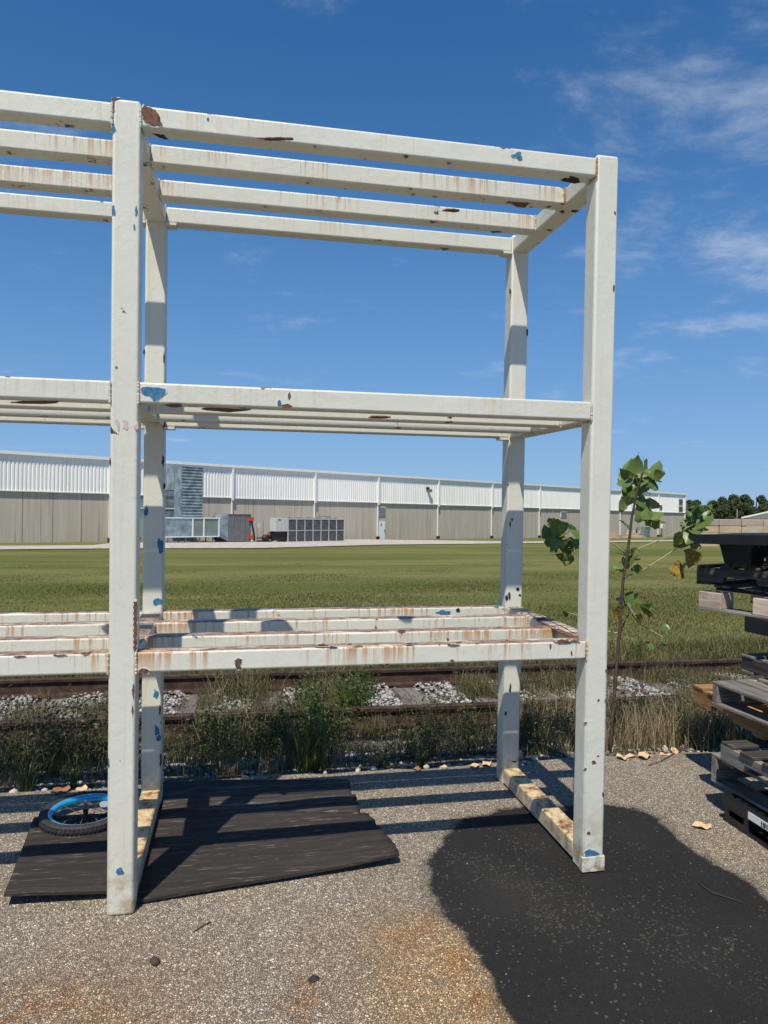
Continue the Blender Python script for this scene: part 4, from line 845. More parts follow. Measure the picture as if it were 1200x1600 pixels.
PATCH = json.loads('''[["blue","y",0.0,[[0.1109,2.0391],[0.1202,2.0419],[0.1743,2.0443],[0.2028,2.037],[0.2029,2.0235],[0.1794,2.0029],[0.1653,1.99],[0.1559,1.9909],[0.1535,2.0018],[0.144,2.0112],[0.1204,2.0175],[0.1122,2.0269]]],["rust","y",0.0,[[0.1053,3.0936],[0.114,3.109],[0.1257,3.102],[0.1397,3.1001],[0.1561,3.0948],[0.1703,3.0747],[0.1823,3.0375],[0.1496,3.0326],[0.1355,3.037],[0.1168,3.0493],[0.1055,3.0696]]],["rust","y",0.0,[[-0.0025,3.1202],[0.0261,3.1249],[0.0079,3.1143],[0.0057,3.1033],[0.0082,3.0726],[-0.0014,3.072]]],["blue","y",0.0,[[-0.0012,3.0406],[0.005,3.0389],[0.0085,3.0202],[0.0144,3.0018],[0.0053,2.9948],[-0.0016,2.9976]]],["blue","y",0.0,[[0.0331,0.1735],[0.0365,0.1863],[0.0488,0.1927],[0.0566,0.1883],[0.0577,0.1807],[0.0649,0.1707],[0.0596,0.1626],[0.049,0.1635],[0.0402,0.1628]]],["blue","y",0.0,[[1.5862,3.0758],[1.6041,3.0821],[1.6133,3.0919],[1.6299,3.0923],[1.6254,3.0799],[1.635,3.0742],[1.6338,3.0644],[1.6187,3.0614],[1.6114,3.0695],[1.5925,3.0698]]],["blue","y",0.0,[[0.6439,2.0018],[0.6437,1.9898],[0.6365,1.9919],[0.6317,1.9897],[0.6293,1.9973],[0.6295,2.005],[0.6318,2.0118],[0.6366,2.0154],[0.6417,2.0112]]],["rust","y",0.0,[[0.6818,2.0338],[0.6787,2.0281],[0.6768,2.0196],[0.6723,2.0222],[0.6694,2.0289],[0.6697,2.0374],[0.6726,2.0426],[0.6765,2.0483],[0.6797,2.0412]]],["rust","y",0.0,[[0.6872,1.9934],[0.6846,1.9848],[0.671,1.9834],[0.6592,1.9823],[0.6461,1.9867],[0.6459,1.9969],[0.6617,1.9994],[0.6706,2.0014],[0.6773,1.9978]]],["rust","y",0.0,[[0.4724,0.9811],[0.4871,0.9908],[0.5021,0.9853],[0.4974,0.9651],[0.5026,0.9446],[0.4827,0.9452],[0.4775,0.9606]]],["rust","y",0.0,[[0.1101,0.9519],[0.1242,0.9614],[0.1408,0.9584],[0.1515,0.9506],[0.1433,0.936],[0.1291,0.9439],[0.1173,0.9418]]],["rust","y",0.0,[[0.0897,1.2195],[0.1033,1.2193],[0.1039,1.2045],[0.1049,1.1896],[0.1032,1.1748],[0.1042,1.16],[0.1053,1.1452],[0.1035,1.1304],[0.1046,1.1155],[0.1056,1.1006],[0.1039,1.0858],[0.1049,1.071],[0.106,1.0561],[0.1042,1.0413],[0.0954,1.0217],[0.094,1.0304],[0.0901,1.0416],[0.0938,1.0527],[0.0899,1.0639],[0.0936,1.0749],[0.0898,1.0862],[0.0934,1.0972],[0.0896,1.1084],[0.0933,1.1194],[0.0894,1.1306],[0.0931,1.1417],[0.0893,1.1529],[0.0929,1.1639],[0.0891,1.1751],[0.0928,1.1861],[0.0889,1.1973],[0.0926,1.2083]]],["blue","y",0.0,[[1.986,0.0973],[2.006,0.1052],[2.0315,0.0984],[2.0573,0.0797],[2.032,0.0747],[1.989,0.0754]]],["rust","y",0.0,[[2.0653,0.0648],[2.0822,0.061],[2.082,0.0278],[2.0683,0.0432]]],["rust","y",0.0,[[1.9886,0.4619],[1.9855,0.4587],[1.9826,0.4554],[1.9781,0.4574],[1.9753,0.4607],[1.9771,0.4639],[1.9773,0.4686],[1.9817,0.4654],[1.9845,0.4648]]],["rust","y",0.0,[[2.03,0.4878],[2.0324,0.4813],[2.023,0.4824],[2.0144,0.4799],[2.0113,0.4862],[2.0102,0.4917],[2.0146,0.4966],[2.0232,0.4958],[2.0284,0.492]]],["rust","y",0.0,[[2.0461,0.5151],[2.0427,0.5132],[2.0403,0.5108],[2.0373,0.5135],[2.0354,0.5148],[2.0334,0.5172],[2.0361,0.5191],[2.0398,0.519],[2.0426,0.5175]]],["rust","y",0.0,[[2.0098,0.1777],[2.0121,0.1715],[2.0058,0.1708],[1.9997,0.1707],[1.9938,0.1753],[1.9963,0.1814],[2.0,0.185],[2.0051,0.1831],[2.0094,0.1817]]],["rust","y",0.0,[[2.0745,0.3434],[2.0733,0.3345],[2.0689,0.3308],[2.0648,0.3349],[2.0633,0.3413],[2.0641,0.3462],[2.0646,0.3524],[2.068,0.3531],[2.0715,0.3503]]],["rust","y",0.0,[[2.0732,0.757],[2.0742,0.7504],[2.071,0.7471],[2.068,0.7509],[2.0662,0.7547],[2.0657,0.76],[2.0671,0.7654],[2.0704,0.7651],[2.0726,0.7614]]],["rust","y",0.0,[[2.0429,0.761],[2.039,0.7591],[2.0375,0.7557],[2.0331,0.7561],[2.0312,0.7597],[2.0322,0.7628],[2.0341,0.7647],[2.0373,0.7672],[2.0393,0.7635]]],["rust","y",0.0,[[2.0739,0.8896],[2.0725,0.8865],[2.0708,0.8824],[2.0667,0.882],[2.065,0.8874],[2.0646,0.8924],[2.0679,0.8938],[2.0705,0.8971],[2.0752,0.8961]]],["rust","y",0.0,[[2.0677,2.8786],[2.0686,2.873],[2.0655,2.8724],[2.0628,2.8715],[2.0624,2.8765],[2.0596,2.8812],[2.0619,2.8865],[2.0651,2.883],[2.0688,2.8851]]],["rust","y",0.0,[[2.0714,2.557],[2.0691,2.5505],[2.0677,2.5414],[2.064,2.5418],[2.0614,2.5505],[2.0627,2.5604],[2.064,2.5681],[2.067,2.5715],[2.0697,2.5657]]],["rust","y",0.0,[[1.9835,0.665],[1.9832,0.661],[1.9794,0.6587],[1.9764,0.6626],[1.9737,0.6639],[1.971,0.6679],[1.9752,0.6698],[1.9787,0.6695],[1.9822,0.6684]]],["blue","y",0.0,[[0.0946,2.7075],[0.0918,2.6947],[0.0899,2.6903],[0.0876,2.6868],[0.0861,2.6994],[0.0852,2.7158],[0.0874,2.726],[0.0897,2.7288],[0.0914,2.7189]]],["blue","y",0.0,[[0.0861,2.6465],[0.0861,2.6379],[0.0837,2.6329],[0.0815,2.6388],[0.0793,2.6419],[0.0797,2.6494],[0.0803,2.6589],[0.0833,2.6557],[0.0849,2.6519]]],["blue","y",0.0,[[0.0138,2.7002],[0.0135,2.686],[0.0095,2.6836],[0.0066,2.6871],[0.0015,2.69],[0.002,2.7074],[0.005,2.7201],[0.0095,2.7223],[0.0115,2.7089]]],["blue","y",0.0,[[0.0266,2.1129],[0.0252,2.11],[0.023,2.1072],[0.0204,2.1098],[0.017,2.1106],[0.0173,2.1142],[0.0196,2.1168],[0.0229,2.1187],[0.0246,2.1151]]],["rust","y",0.0,[[0.0054,3.0938],[0.0069,3.084],[0.0021,3.0832],[-0.001,3.085],[-0.0039,3.0888],[-0.0028,3.0958],[-0.0024,3.1055],[0.0024,3.1091],[0.0076,3.1054]]],["tan","y",0.0,[[0.0176,1.9137],[0.0269,1.9164],[0.0332,1.9081],[0.0352,1.89],[0.0365,1.8742],[0.0295,1.8728],[0.0248,1.8896],[0.0189,1.904]]],["tan","y",0.0,[[0.0443,1.9134],[0.057,1.9163],[0.0652,1.9081],[0.0654,1.8813],[0.0597,1.8738],[0.0468,1.8843],[0.0502,1.8954]]],["tan","y",0.0,[[0.084,1.8929],[0.1002,1.9105],[0.1031,1.9021],[0.1023,1.8825],[0.0935,1.8761],[0.0864,1.8844]]],["dark","z",3.0274,[[1.8402,0.0673],[1.8489,0.0435],[1.8677,0.0467],[1.8633,0.0219],[1.882,0.025],[1.9091,0.0347],[1.9343,0.0727],[1.912,0.0868],[1.8787,0.0802],[1.8574,0.0775]]],["rust","z",3.0274,[[1.7001,0.3355],[1.7371,0.3355],[1.8036,0.3298],[1.8059,0.3875],[1.7691,0.3898],[1.7379,0.3647]]],["dark","z",3.0274,[[0.14,0.0439],[0.1565,0.0452],[0.1825,0.0468],[0.1962,0.0799],[0.1791,0.0812],[0.161,0.0698]]],["rust","z",3.0274,[[0.6776,-0.0343],[0.6738,-0.0255],[0.6226,-0.0094],[0.5662,0.0017],[0.5674,-0.0067],[0.5355,-0.005],[0.5768,-0.0183],[0.6182,-0.0298],[0.6634,-0.0377]]],["rust","z",3.0274,[[1.5146,0.496],[1.5169,0.5053],[1.494,0.5221],[1.46,0.5191],[1.4341,0.5202],[1.4385,0.5102],[1.4472,0.4989],[1.482,0.4837],[1.5119,0.4867]]],["rust","z",3.0274,[[1.8091,0.7131],[1.8112,0.7207],[1.7918,0.7291],[1.7645,0.7381],[1.7589,0.7286],[1.7523,0.7232],[1.7649,0.7149],[1.7843,0.7048],[1.8009,0.7088]]],["dark","z",3.0274,[[2.0369,0.3788],[2.0381,0.3584],[2.0706,0.3572],[2.0688,0.3873]]],["dark","z",3.0274,[[1.9849,0.3913],[1.9888,0.3702],[2.0097,0.3853],[2.0137,0.4115]]],["rust","z",1.9814,[[0.2583,0.0203],[0.2551,0.0706],[0.2274,0.0986],[0.2099,0.0771],[0.2023,0.0538],[0.1953,0.0193],[0.2185,-0.0021],[0.236,-0.022],[0.2559,-0.0176]]],["rust","z",1.9814,[[0.5289,0.0819],[0.4913,0.1408],[0.4382,0.1989],[0.387,0.1719],[0.3513,0.1605],[0.3309,0.1236],[0.3667,0.0642],[0.4328,0.0632],[0.4643,0.0756]]],["rust","z",1.9814,[[1.1251,0.1724],[1.1111,0.2105],[1.0832,0.2268],[1.0592,0.2273],[1.0348,0.2194],[1.0396,0.1908],[1.0373,0.1561],[1.069,0.1476],[1.0982,0.1499]]],["rust","z",1.9814,[[-0.2012,0.0696],[-0.215,0.1033],[-0.273,0.1468],[-0.3469,0.165],[-0.3931,0.1517],[-0.3382,0.1026],[-0.3054,0.0721],[-0.2503,0.0426],[-0.1878,0.0319]]],["blue","y",0.9909,[[0.102,1.3649],[0.1025,1.3362],[0.0918,1.3232],[0.0797,1.325],[0.0764,1.3537],[0.07,1.3816],[0.0789,1.4053],[0.0902,1.3922],[0.1013,1.3923]]],["blue","y",0.9909,[[0.0243,1.5397],[0.0212,1.5217],[0.0154,1.521],[0.0105,1.5183],[0.0046,1.5284],[0.0061,1.5487],[0.0109,1.557],[0.0158,1.5731],[0.0229,1.5629]]],["blue","y",0.9909,[[0.1046,1.0725],[0.0898,1.063],[0.0779,1.061],[0.0615,1.0543],[0.0545,1.0672],[0.0529,1.0795],[0.0615,1.0913],[0.08,1.0953],[0.0962,1.0865]]],["blue","y",0.9909,[[0.0856,0.5926],[0.0809,0.5787],[0.0753,0.5663],[0.0687,0.5778],[0.0582,0.5824],[0.0632,0.6007],[0.0646,0.6222],[0.0742,0.6118],[0.082,0.6092]]],["blue","y",0.9909,[[0.0895,0.4083],[0.0927,0.3871],[0.0808,0.38],[0.0679,0.3806],[0.0672,0.403],[0.0678,0.4153],[0.0678,0.4368],[0.0791,0.4246],[0.0848,0.4189]]],["blue","y",0.9909,[[0.1022,0.3641],[0.0955,0.3557],[0.0897,0.3492],[0.0799,0.3475],[0.0747,0.3594],[0.074,0.372],[0.0835,0.3741],[0.09,0.3845],[0.097,0.3749]]],["dark","y",0.9909,[[2.0195,0.5519],[2.0193,0.5355],[2.0155,0.5278],[2.0114,0.5335],[2.0057,0.5407],[2.0088,0.5591],[2.0114,0.5665],[2.0148,0.5873],[2.0195,0.5713]]],["dark","y",0.9909,[[2.0038,1.0838],[2.0062,1.0632],[2.0005,1.0661],[1.996,1.0588],[1.9954,1.0783],[1.9904,1.096],[1.9956,1.1054],[1.9999,1.1048],[2.0031,1.0967]]],["dark","y",0.9909,[[1.9964,0.4094],[1.9944,0.4022],[1.9909,0.3993],[1.987,0.4003],[1.9817,0.4044],[1.9851,0.413],[1.9856,0.4224],[1.9905,0.4204],[1.9956,0.4191]]],["dark","y",0.9909,[[2.0621,0.1294],[2.0572,0.1262],[2.049,0.1235],[2.0406,0.1275],[2.0294,0.1291],[2.0338,0.1325],[2.0402,0.1339],[2.0475,0.1342],[2.0573,0.1332]]],["dark","y",0.9909,[[1.9935,1.073],[1.9896,1.0607],[1.9854,1.0583],[1.9809,1.055],[1.9772,1.0658],[1.9766,1.0809],[1.9815,1.0849],[1.9851,1.0962],[1.9884,1.0836]]],["dark","y",0.9909,[[2.0582,1.1235],[2.0591,1.1153],[2.0514,1.1104],[2.0428,1.1137],[2.0379,1.1199],[2.038,1.1273],[2.0445,1.1302],[2.0501,1.1324],[2.0551,1.1287]]],["dark","y",0.9909,[[2.0682,1.0867],[2.0677,1.0815],[2.0627,1.0787],[2.0586,1.0828],[2.054,1.0845],[2.0543,1.0892],[2.0575,1.0924],[2.0621,1.0932],[2.0668,1.0914]]],["dark","y",0.9909,[[2.0108,1.5178],[2.0087,1.5137],[2.0073,1.5059],[2.004,1.5107],[2.0014,1.5145],[2.0018,1.5206],[2.0032,1.5264],[2.0068,1.5284],[2.0107,1.5255]]],["dark","y",0.9909,[[1.9992,1.4886],[1.9978,1.4818],[1.9964,1.4702],[1.9936,1.4794],[1.9917,1.4846],[1.9897,1.4946],[1.9929,1.4993],[1.9957,1.5068],[2.0,1.5026]]],["blue","y",0.9909,[[1.5637,0.997],[1.5883,1.0026],[1.6067,1.0107],[1.6254,1.002],[1.6527,1.0016],[1.648,0.9861],[1.6009,0.9868]]],["dark","y",0.9909,[[1.7057,1.0079],[1.7077,0.9995],[1.6965,0.9968],[1.6865,0.9992],[1.6844,1.0058],[1.6843,1.0107],[1.6891,1.0137],[1.6964,1.0204],[1.7046,1.0147]]],["rust","y",0.0,[[0.8439,1.0328],[0.8477,1.0295],[0.8278,1.0299],[0.8131,1.0303],[0.8015,1.0325],[0.7906,1.0362],[0.8084,1.0383],[0.8292,1.0379],[0.8379,1.0349]]],["rust","y",0.0,[[1.3992,1.019],[1.3827,1.0173],[1.3754,1.0139],[1.3607,1.0162],[1.3518,1.0187],[1.3476,1.0221],[1.3602,1.0238],[1.3742,1.0241],[1.3881,1.0224]]],["rust","y",0.0,[[1.3766,0.9549],[1.3723,0.9485],[1.3675,0.9472],[1.3638,0.9496],[1.3595,0.9522],[1.3593,0.9586],[1.3637,0.9607],[1.3671,0.9622],[1.3702,0.9594]]],["rust","y",0.0,[[1.9046,1.0176],[1.8927,1.0143],[1.87,1.0145],[1.8463,1.0138],[1.8397,1.0177],[1.8251,1.0218],[1.855,1.0216],[1.8706,1.0231],[1.8978,1.022]]],["rust","z",1.0234,[[1.9606,0.5144],[1.9614,0.4219],[1.9356,0.2045],[1.94,0.0813],[1.9506,0.0219],[1.9994,0.1656],[2.0185,0.3275],[2.0234,0.4701],[2.0156,0.586]]],["rust","z",1.0234,[[2.0189,0.7724],[2.0577,0.7685],[2.0392,0.5835],[1.9948,0.5298],[1.9976,0.6686]]],["rust","y",0.0,[[1.8839,1.0265],[1.8934,1.0218],[1.8708,1.021],[1.8535,1.0233],[1.8362,1.0256],[1.8343,1.0297],[1.8503,1.0321],[1.8695,1.0314],[1.8889,1.0301]]],["rust","y",0.0,[[1.934,1.0225],[1.9432,1.0181],[1.9225,1.0186],[1.9088,1.0194],[1.8911,1.0214],[1.8992,1.0248],[1.9033,1.0288],[1.9228,1.0275],[1.9381,1.0257]]],["rust","y",0.0,[[1.1956,1.0321],[1.1922,1.0307],[1.1866,1.0285],[1.1736,1.0294],[1.1674,1.0316],[1.1686,1.0338],[1.1755,1.0351],[1.1851,1.0345],[1.1967,1.0343]]],["rust","y",0.0,[[0.9851,1.0293],[0.9786,1.028],[0.9709,1.0274],[0.9609,1.0277],[0.9543,1.0292],[0.9468,1.0316],[0.9607,1.0322],[0.9719,1.033],[0.9838,1.0315]]],["rust","y",0.0,[[-0.1468,1.0185],[-0.1599,1.0175],[-0.1669,1.0162],[-0.1813,1.0163],[-0.1859,1.0186],[-0.1958,1.0214],[-0.1775,1.0214],[-0.1668,1.022],[-0.1533,1.0209]]],["rust","y",0.0,[[-0.2932,1.0177],[-0.307,1.0168],[-0.3133,1.0158],[-0.3255,1.0156],[-0.3273,1.0179],[-0.3342,1.0201],[-0.3216,1.0204],[-0.3115,1.0226],[-0.2968,1.0207]]],["rust","y",0.0,[[0.8814,1.0241],[0.8748,1.0219],[0.8658,1.0211],[0.8572,1.022],[0.8493,1.0236],[0.8498,1.0261],[0.8545,1.0286],[0.8654,1.0273],[0.874,1.0265]]],["rust","y",0.0,[[1.3527,1.0417],[1.3515,1.0376],[1.3487,1.0364],[1.3456,1.0355],[1.3451,1.0403],[1.3415,1.0454],[1.3448,1.0496],[1.3489,1.0504],[1.3522,1.047]]],["rust","y",0.0,[[1.9078,0.9729],[1.9095,0.9641],[1.906,0.9632],[1.9036,0.9661],[1.9013,0.9696],[1.9019,0.976],[1.9023,0.9842],[1.9054,0.9794],[1.9071,0.9774]]],["rust","y",0.0,[[1.811,1.0033],[1.8089,0.9963],[1.8075,0.9894],[1.8056,0.9951],[1.804,0.9997],[1.8028,1.0088],[1.8051,1.0121],[1.8069,1.0152],[1.8095,1.0137]]],["rust","y",0.0,[[0.3534,3.0838],[0.3531,3.0815],[0.3512,3.0795],[0.3487,3.08],[0.3462,3.0813],[0.3463,3.0845],[0.3478,3.0878],[0.3514,3.0893],[0.3538,3.0867]]],["rust","y",0.0,[[0.0957,0.8731],[0.0952,0.8538],[0.0929,0.8425],[0.0906,0.8551],[0.0878,0.8621],[0.0885,0.8823],[0.0899,0.8963],[0.0923,0.901],[0.0957,0.8981]]],["rust","y",0.0,[[0.0943,0.7987],[0.092,0.7882],[0.091,0.7705],[0.0891,0.7858],[0.087,0.7909],[0.0876,0.8053],[0.0887,0.8146],[0.0905,0.8219],[0.0919,0.81]]],["rust","y",0.0,[[0.0032,1.7577],[0.0027,1.7492],[0.0018,1.7428],[0.0004,1.7405],[-0.0006,1.7513],[-0.0004,1.7631],[0.0004,1.7714],[0.0016,1.7684],[0.0026,1.7661]]],["dark","y",0.9909,[[0.1046,1.8051],[0.1009,1.7935],[0.099,1.7747],[0.0948,1.7843],[0.0903,1.7937],[0.0941,1.8098],[0.0934,1.8322],[0.0984,1.8307],[0.1011,1.818]]],["dark","y",0.9909,[[0.1026,2.0029],[0.1035,1.984],[0.1005,1.9658],[0.0965,1.9788],[0.0931,1.9914],[0.0944,2.0111],[0.0958,2.0292],[0.0995,2.0258],[0.1023,2.0181]]],["dark","y",0.9909,[[0.111,1.6731],[0.1091,1.6625],[0.1057,1.6616],[0.1022,1.6571],[0.1011,1.6684],[0.0995,1.679],[0.1026,1.6854],[0.1059,1.6911],[0.1094,1.6849]]],["dark","y",0.9909,[[0.1004,0.8092],[0.1001,0.797],[0.0975,0.7902],[0.0945,0.7944],[0.0926,0.8035],[0.093,0.8147],[0.0945,0.8227],[0.097,0.8242],[0.0998,0.8211]]],["dark","y",0.9909,[[0.1027,0.2399],[0.1011,0.2252],[0.0993,0.2103],[0.0962,0.2168],[0.0937,0.2299],[0.0941,0.2495],[0.0945,0.2766],[0.099,0.2833],[0.1024,0.2635]]],["dark","y",0.9909,[[0.0969,0.5085],[0.0959,0.496],[0.0938,0.4848],[0.0896,0.482],[0.0886,0.5018],[0.0882,0.5163],[0.089,0.537],[0.0935,0.5365],[0.097,0.5261]]],["dark","y",0.9909,[[0.0996,2.3315],[0.0996,2.3121],[0.097,2.3048],[0.0948,2.3135],[0.094,2.3259],[0.0931,2.3386],[0.0946,2.3472],[0.0966,2.3625],[0.099,2.3493]]],["dark","y",0.9909,[[0.0016,2.3591],[0.0003,2.3517],[-0.0009,2.3405],[-0.0032,2.3482],[-0.0061,2.3521],[-0.0052,2.3638],[-0.0046,2.3776],[-0.0014,2.3708],[0.0018,2.3722]]],["dark","y",0.9909,[[1.9806,3.1825],[1.9813,3.1723],[1.9773,3.171],[1.9734,3.1682],[1.9713,3.1771],[1.9723,3.1853],[1.9743,3.1897],[1.9767,3.1905],[1.9805,3.1919]]],["dark","y",0.9909,[[1.9755,2.8062],[1.9739,2.7954],[1.9698,2.7923],[1.9655,2.7908],[1.9646,2.8017],[1.965,2.8087],[1.965,2.8198],[1.9692,2.8178],[1.9724,2.8143]]],["dark","y",0.9909,[[2.0798,2.579],[2.0798,2.5694],[2.078,2.5587],[2.0753,2.5679],[2.0716,2.5711],[2.0717,2.5853],[2.0739,2.5951],[2.0772,2.601],[2.0804,2.5923]]],["dark","y",0.9909,[[1.9887,2.141],[1.9896,2.1291],[1.9869,2.1245],[1.9842,2.1282],[1.9823,2.1356],[1.9815,2.1467],[1.983,2.1573],[1.9861,2.1529],[1.9877,2.1479]]]]''')
def patch_mesh(ax, val, pts, seed):
    rg = random.Random(seed); P = []
    n = len(pts)
    for i in range(n):
        a, b = Vector(pts[i]), Vector(pts[(i + 1) % n]); L_ = (b - a).length; k = max(1, min(5, int(L_ / .006)))
        nrm = Vector((-(b - a).y, (b - a).x)); nrm = nrm.normalized() if L_ > 0 else nrm
        for j in range(k):
            q = a.lerp(b, j / k) + nrm * (rg.uniform(-.0022, .0022) if j else 0); P.append(q)
    n = len(P); V = []
    for d in (.003, -.0018):
        for q in P:
            V.append((q.x, val + d, q.y) if ax == 'y' else (q.x, q.y, val + d))
    top = tuple(range(n, 2 * n)); F = [top] + [(i, (i + 1) % n, n + (i + 1) % n, n + i) for i in range(n)]
    me = poly_mesh('p', V, F)
    bm = bmesh.new(); bm.from_mesh(me); bmesh.ops.recalc_face_normals(bm, faces=bm.faces); bmesh.ops.triangulate(bm, faces=[f for f in bm.faces if len(f.verts) > 4]); bm.to_mesh(me); bm.free(); return me
for k, (c, ax, val, pts) in enumerate(PATCH):
    wd_ = max(p[0] for p in pts) - min(p[0] for p in pts)
    if ax == 'y' and val < .1 and c in ('blue', 'rust') and .012 < wd_ < .2:
        cx_ = sum(p[0] for p in pts) / len(pts); cy_ = sum(p[1] for p in pts) / len(pts); big = [(cx_ + (p[0] - cx_) * 1.10, cy_ + (p[1] - cy_) * 1.10) for p in pts]
        link('paint_rim', patch_mesh(ax, val + (.0011 if ax == 'y' else .0011), big, k + 500), M['steel'], rack)
    link({'blue': 'blue_patch', 'rust': 'rust_patch', 'dark': 'dark_patch', 'tan': 'primer_patch'}[c], patch_mesh(ax, val, pts, k), M[c], rack)

# ================================================================== PLYWOOD
def sheet(name, label, corners, z, mat, thick=.012, warp=None, nx=26, ny=16, ragged=0.0, grp=None):
    """corners: front-left, front-right, back-right, back-left in yard coordinates"""
    V = []; fl_, fr, br, bl = [Vector(c) for c in corners]
    rg = random.Random(len(label))
    c0 = (fl_ + fr + br + bl) / 4
    for s_ in (0, 1):
        for j in range(ny + 1):
            for i in range(nx + 1):
                u, v_ = i / nx, j / ny
                p = fl_ * (1 - u) * (1 - v_) + fr * u * (1 - v_) + br * u * v_ + bl * (1 - u) * v_
                if ragged and i in (nx,) and s_ == 0: p += Vector((rg.uniform(-ragged, ragged), 0))
                z_ = z + (warp(u, v_) if warp else 0)
                if ragged and i == nx and s_ == 1: p = Vector((V[j * (nx + 1) + i][0] + c0.x, V[j * (nx + 1) + i][1] + c0.y))
                V.append((p.x - c0.x, p.y - c0.y, z_ + (thick if s_ == 0 else 0)))
    n = (nx + 1) * (ny + 1); F = []
    for j in range(ny):
        for i in range(nx):
            a = j * (nx + 1) + i; F += [(a, a + 1, a + nx + 2, a + nx + 1), (n + a, n + a + nx + 1, n + a + nx + 2, n + a + 1)]
    for i in range(nx): F.append((i, n + i, n + i + 1, i + 1)); a = ny * (nx + 1) + i; F.append((a, a + 1, n + a + 1, n + a))
    for j in range(ny): a = j * (nx + 1); F.append((a, a + nx + 1, n + a + nx + 1, n + a)); a += nx; F.append((a, n + a, n + a + nx + 1, a + nx + 1))
    me = poly_mesh(name, V, F)
    for p_ in me.polygons: p_.use_smooth = len(p_.vertices) == 4 and abs(p_.normal.z) > .8
    o = link(name, me, mat); o.matrix_world = yard(c0.x, c0.y, 0); tag(o, label, 'plywood', grp)
    o['sheet'] = 1; return o
GP = 'plywood pieces under the rack'
sheet('plywood_sheet', 'smaller blackened plywood piece under the wheel, left of the front rack post', [(-.405, .135), (-.004, .02 + .1), (-.004, .90), (-.497, .92)], .012, M['ply'], .012, lambda u, v: .032 * (1 - v) ** 2 * (1 - .5 * u) + .001 * math.sin(u * 5), grp=GP)
sheet('plywood_sheet', 'large blackened plywood sheet lying right of the left rack post, front edge lifted', [(.106, .06), (1.205, .20), (1.15, .70), (.106, .93)], .010, M['ply'], .013, lambda u, v: .022 * u * (1 - v) + .018 * max(0, u - .75) * 4 * (1 - v) * .5 + .0012 * math.sin(u * 7 + v * 3), ragged=.008, grp=GP)
sheet('plywood_sheet', 'ragged grey split plywood strip behind the large black sheet', [(.106, .90), (1.10, .70), (1.11, .93), (.11, 1.01)], .006, M['ply_old'], .016, lambda u, v: .006 * math.sin(u * 9) + .006 * v, ragged=.02, grp=GP)
sheet('plywood_sheet', 'old grey plywood strip along the verge at the back of the sheets', [(.108, 1.0), (1.08, .88), (1.115, 1.19), (.04, 1.28)], .004, M['ply_old'], .013, lambda u, v: .010 * math.sin(u * 4 + 1) * v + .004, ragged=.015, grp=GP)

# ================================================================== BICYCLE WHEEL
bwh = thing('bicycle_wheel', 'small bicycle wheel with black tyre and bright blue rim lying flat', 'bicycle wheel', yard(-.245, .868, .051) @ Matrix.Rotation(R(2), 4, 'X'))
RO = .212; rt2 = .026
prof = [(RO - rt2 + rt2 * math.cos(a_ * math.pi / 8), rt2 * .95 * math.sin(a_ * math.pi / 8)) for a_ in range(16)]
ty = link('tyre', lathe(prof, 72, True), M['tyre'], bwh)
kn = []
for k in range(66):
    for z_, a0 in ((-.013, 0), (0, .5), (.013, 0)):
        th = 2 * math.pi * (k + a0) / 66; rr = RO - rt2 + math.sqrt(max(0, (rt2 * 1.0) ** 2 - z_ ** 2))
        kn.append((rbox(.005, .0135, .009, key='kn'), T(rr * math.cos(th), rr * math.sin(th), z_ * 1.0) @ Matrix.Rotation(th, 4, 'Z')))
link('tread', joined(kn), M['tyre'], ty)
link('rim', lathe([(.168, .014), (.166, .018), (.155, .015), (.151, .006), (.151, -.006), (.155, -.013), (.166, -.017), (.168, -.014)], 72, True), M['rimblue'], bwh)
link('rim_edge', lathe([(.171, .010), (.171, .0195), (.165, .0195), (.165, .0165)], 72), M['chrome'], bwh)
hub = link('hub', tube([(0, 0, -.030), (0, 0, -.022), (0, 0, -.0215), (0, 0, .0215), (0, 0, .022), (0, 0, .030)], [.023, .023, .012, .012, .023, .023], 20), M['blackpipe'], bwh)
link('axle', tube([(0, 0, -.04), (0, 0, .062)], .0045, 8), M['coil2'], hub)
link('nut', tube([(0, 0, .034), (0, 0, .044)], .010, 6), M['coil2'], hub)
link('sprocket', lathe([(.0, .030), (.030, .030), (.036, .031), (.036, .034), (0, .034)], 18), M['coil2'], hub)
for k in range(20):
    th = 2 * math.pi * k / 20; sg = 1 if k % 2 else -1; t2 = th + (.35 if (k // 2) % 2 else -.35)
    link('spoke', tube([(.021 * math.cos(t2), .021 * math.sin(t2), .022 * sg), (.156 * math.cos(th), .156 * math.sin(th), 0)], .0011, 5), M['coil2'], bwh)
V = [(.055 * math.cos(a_), .055 * .45 * math.sin(a_), .0) for a_ in np.linspace(0, 6.28, 14)[:-1]]
o = link('reflector', poly_mesh('rf', V + [(x, y, .006) for x, y, z in V], [tuple(range(13))[::-1], tuple(range(13, 26))] + [(i, (i + 1) % 13, 13 + (i + 1) % 13, 13 + i) for i in range(13)]), plain('clear_reflector', (.30, .32, .34), .3), bwh, (.095, .03, .010), (R(12), 0, R(-50)))

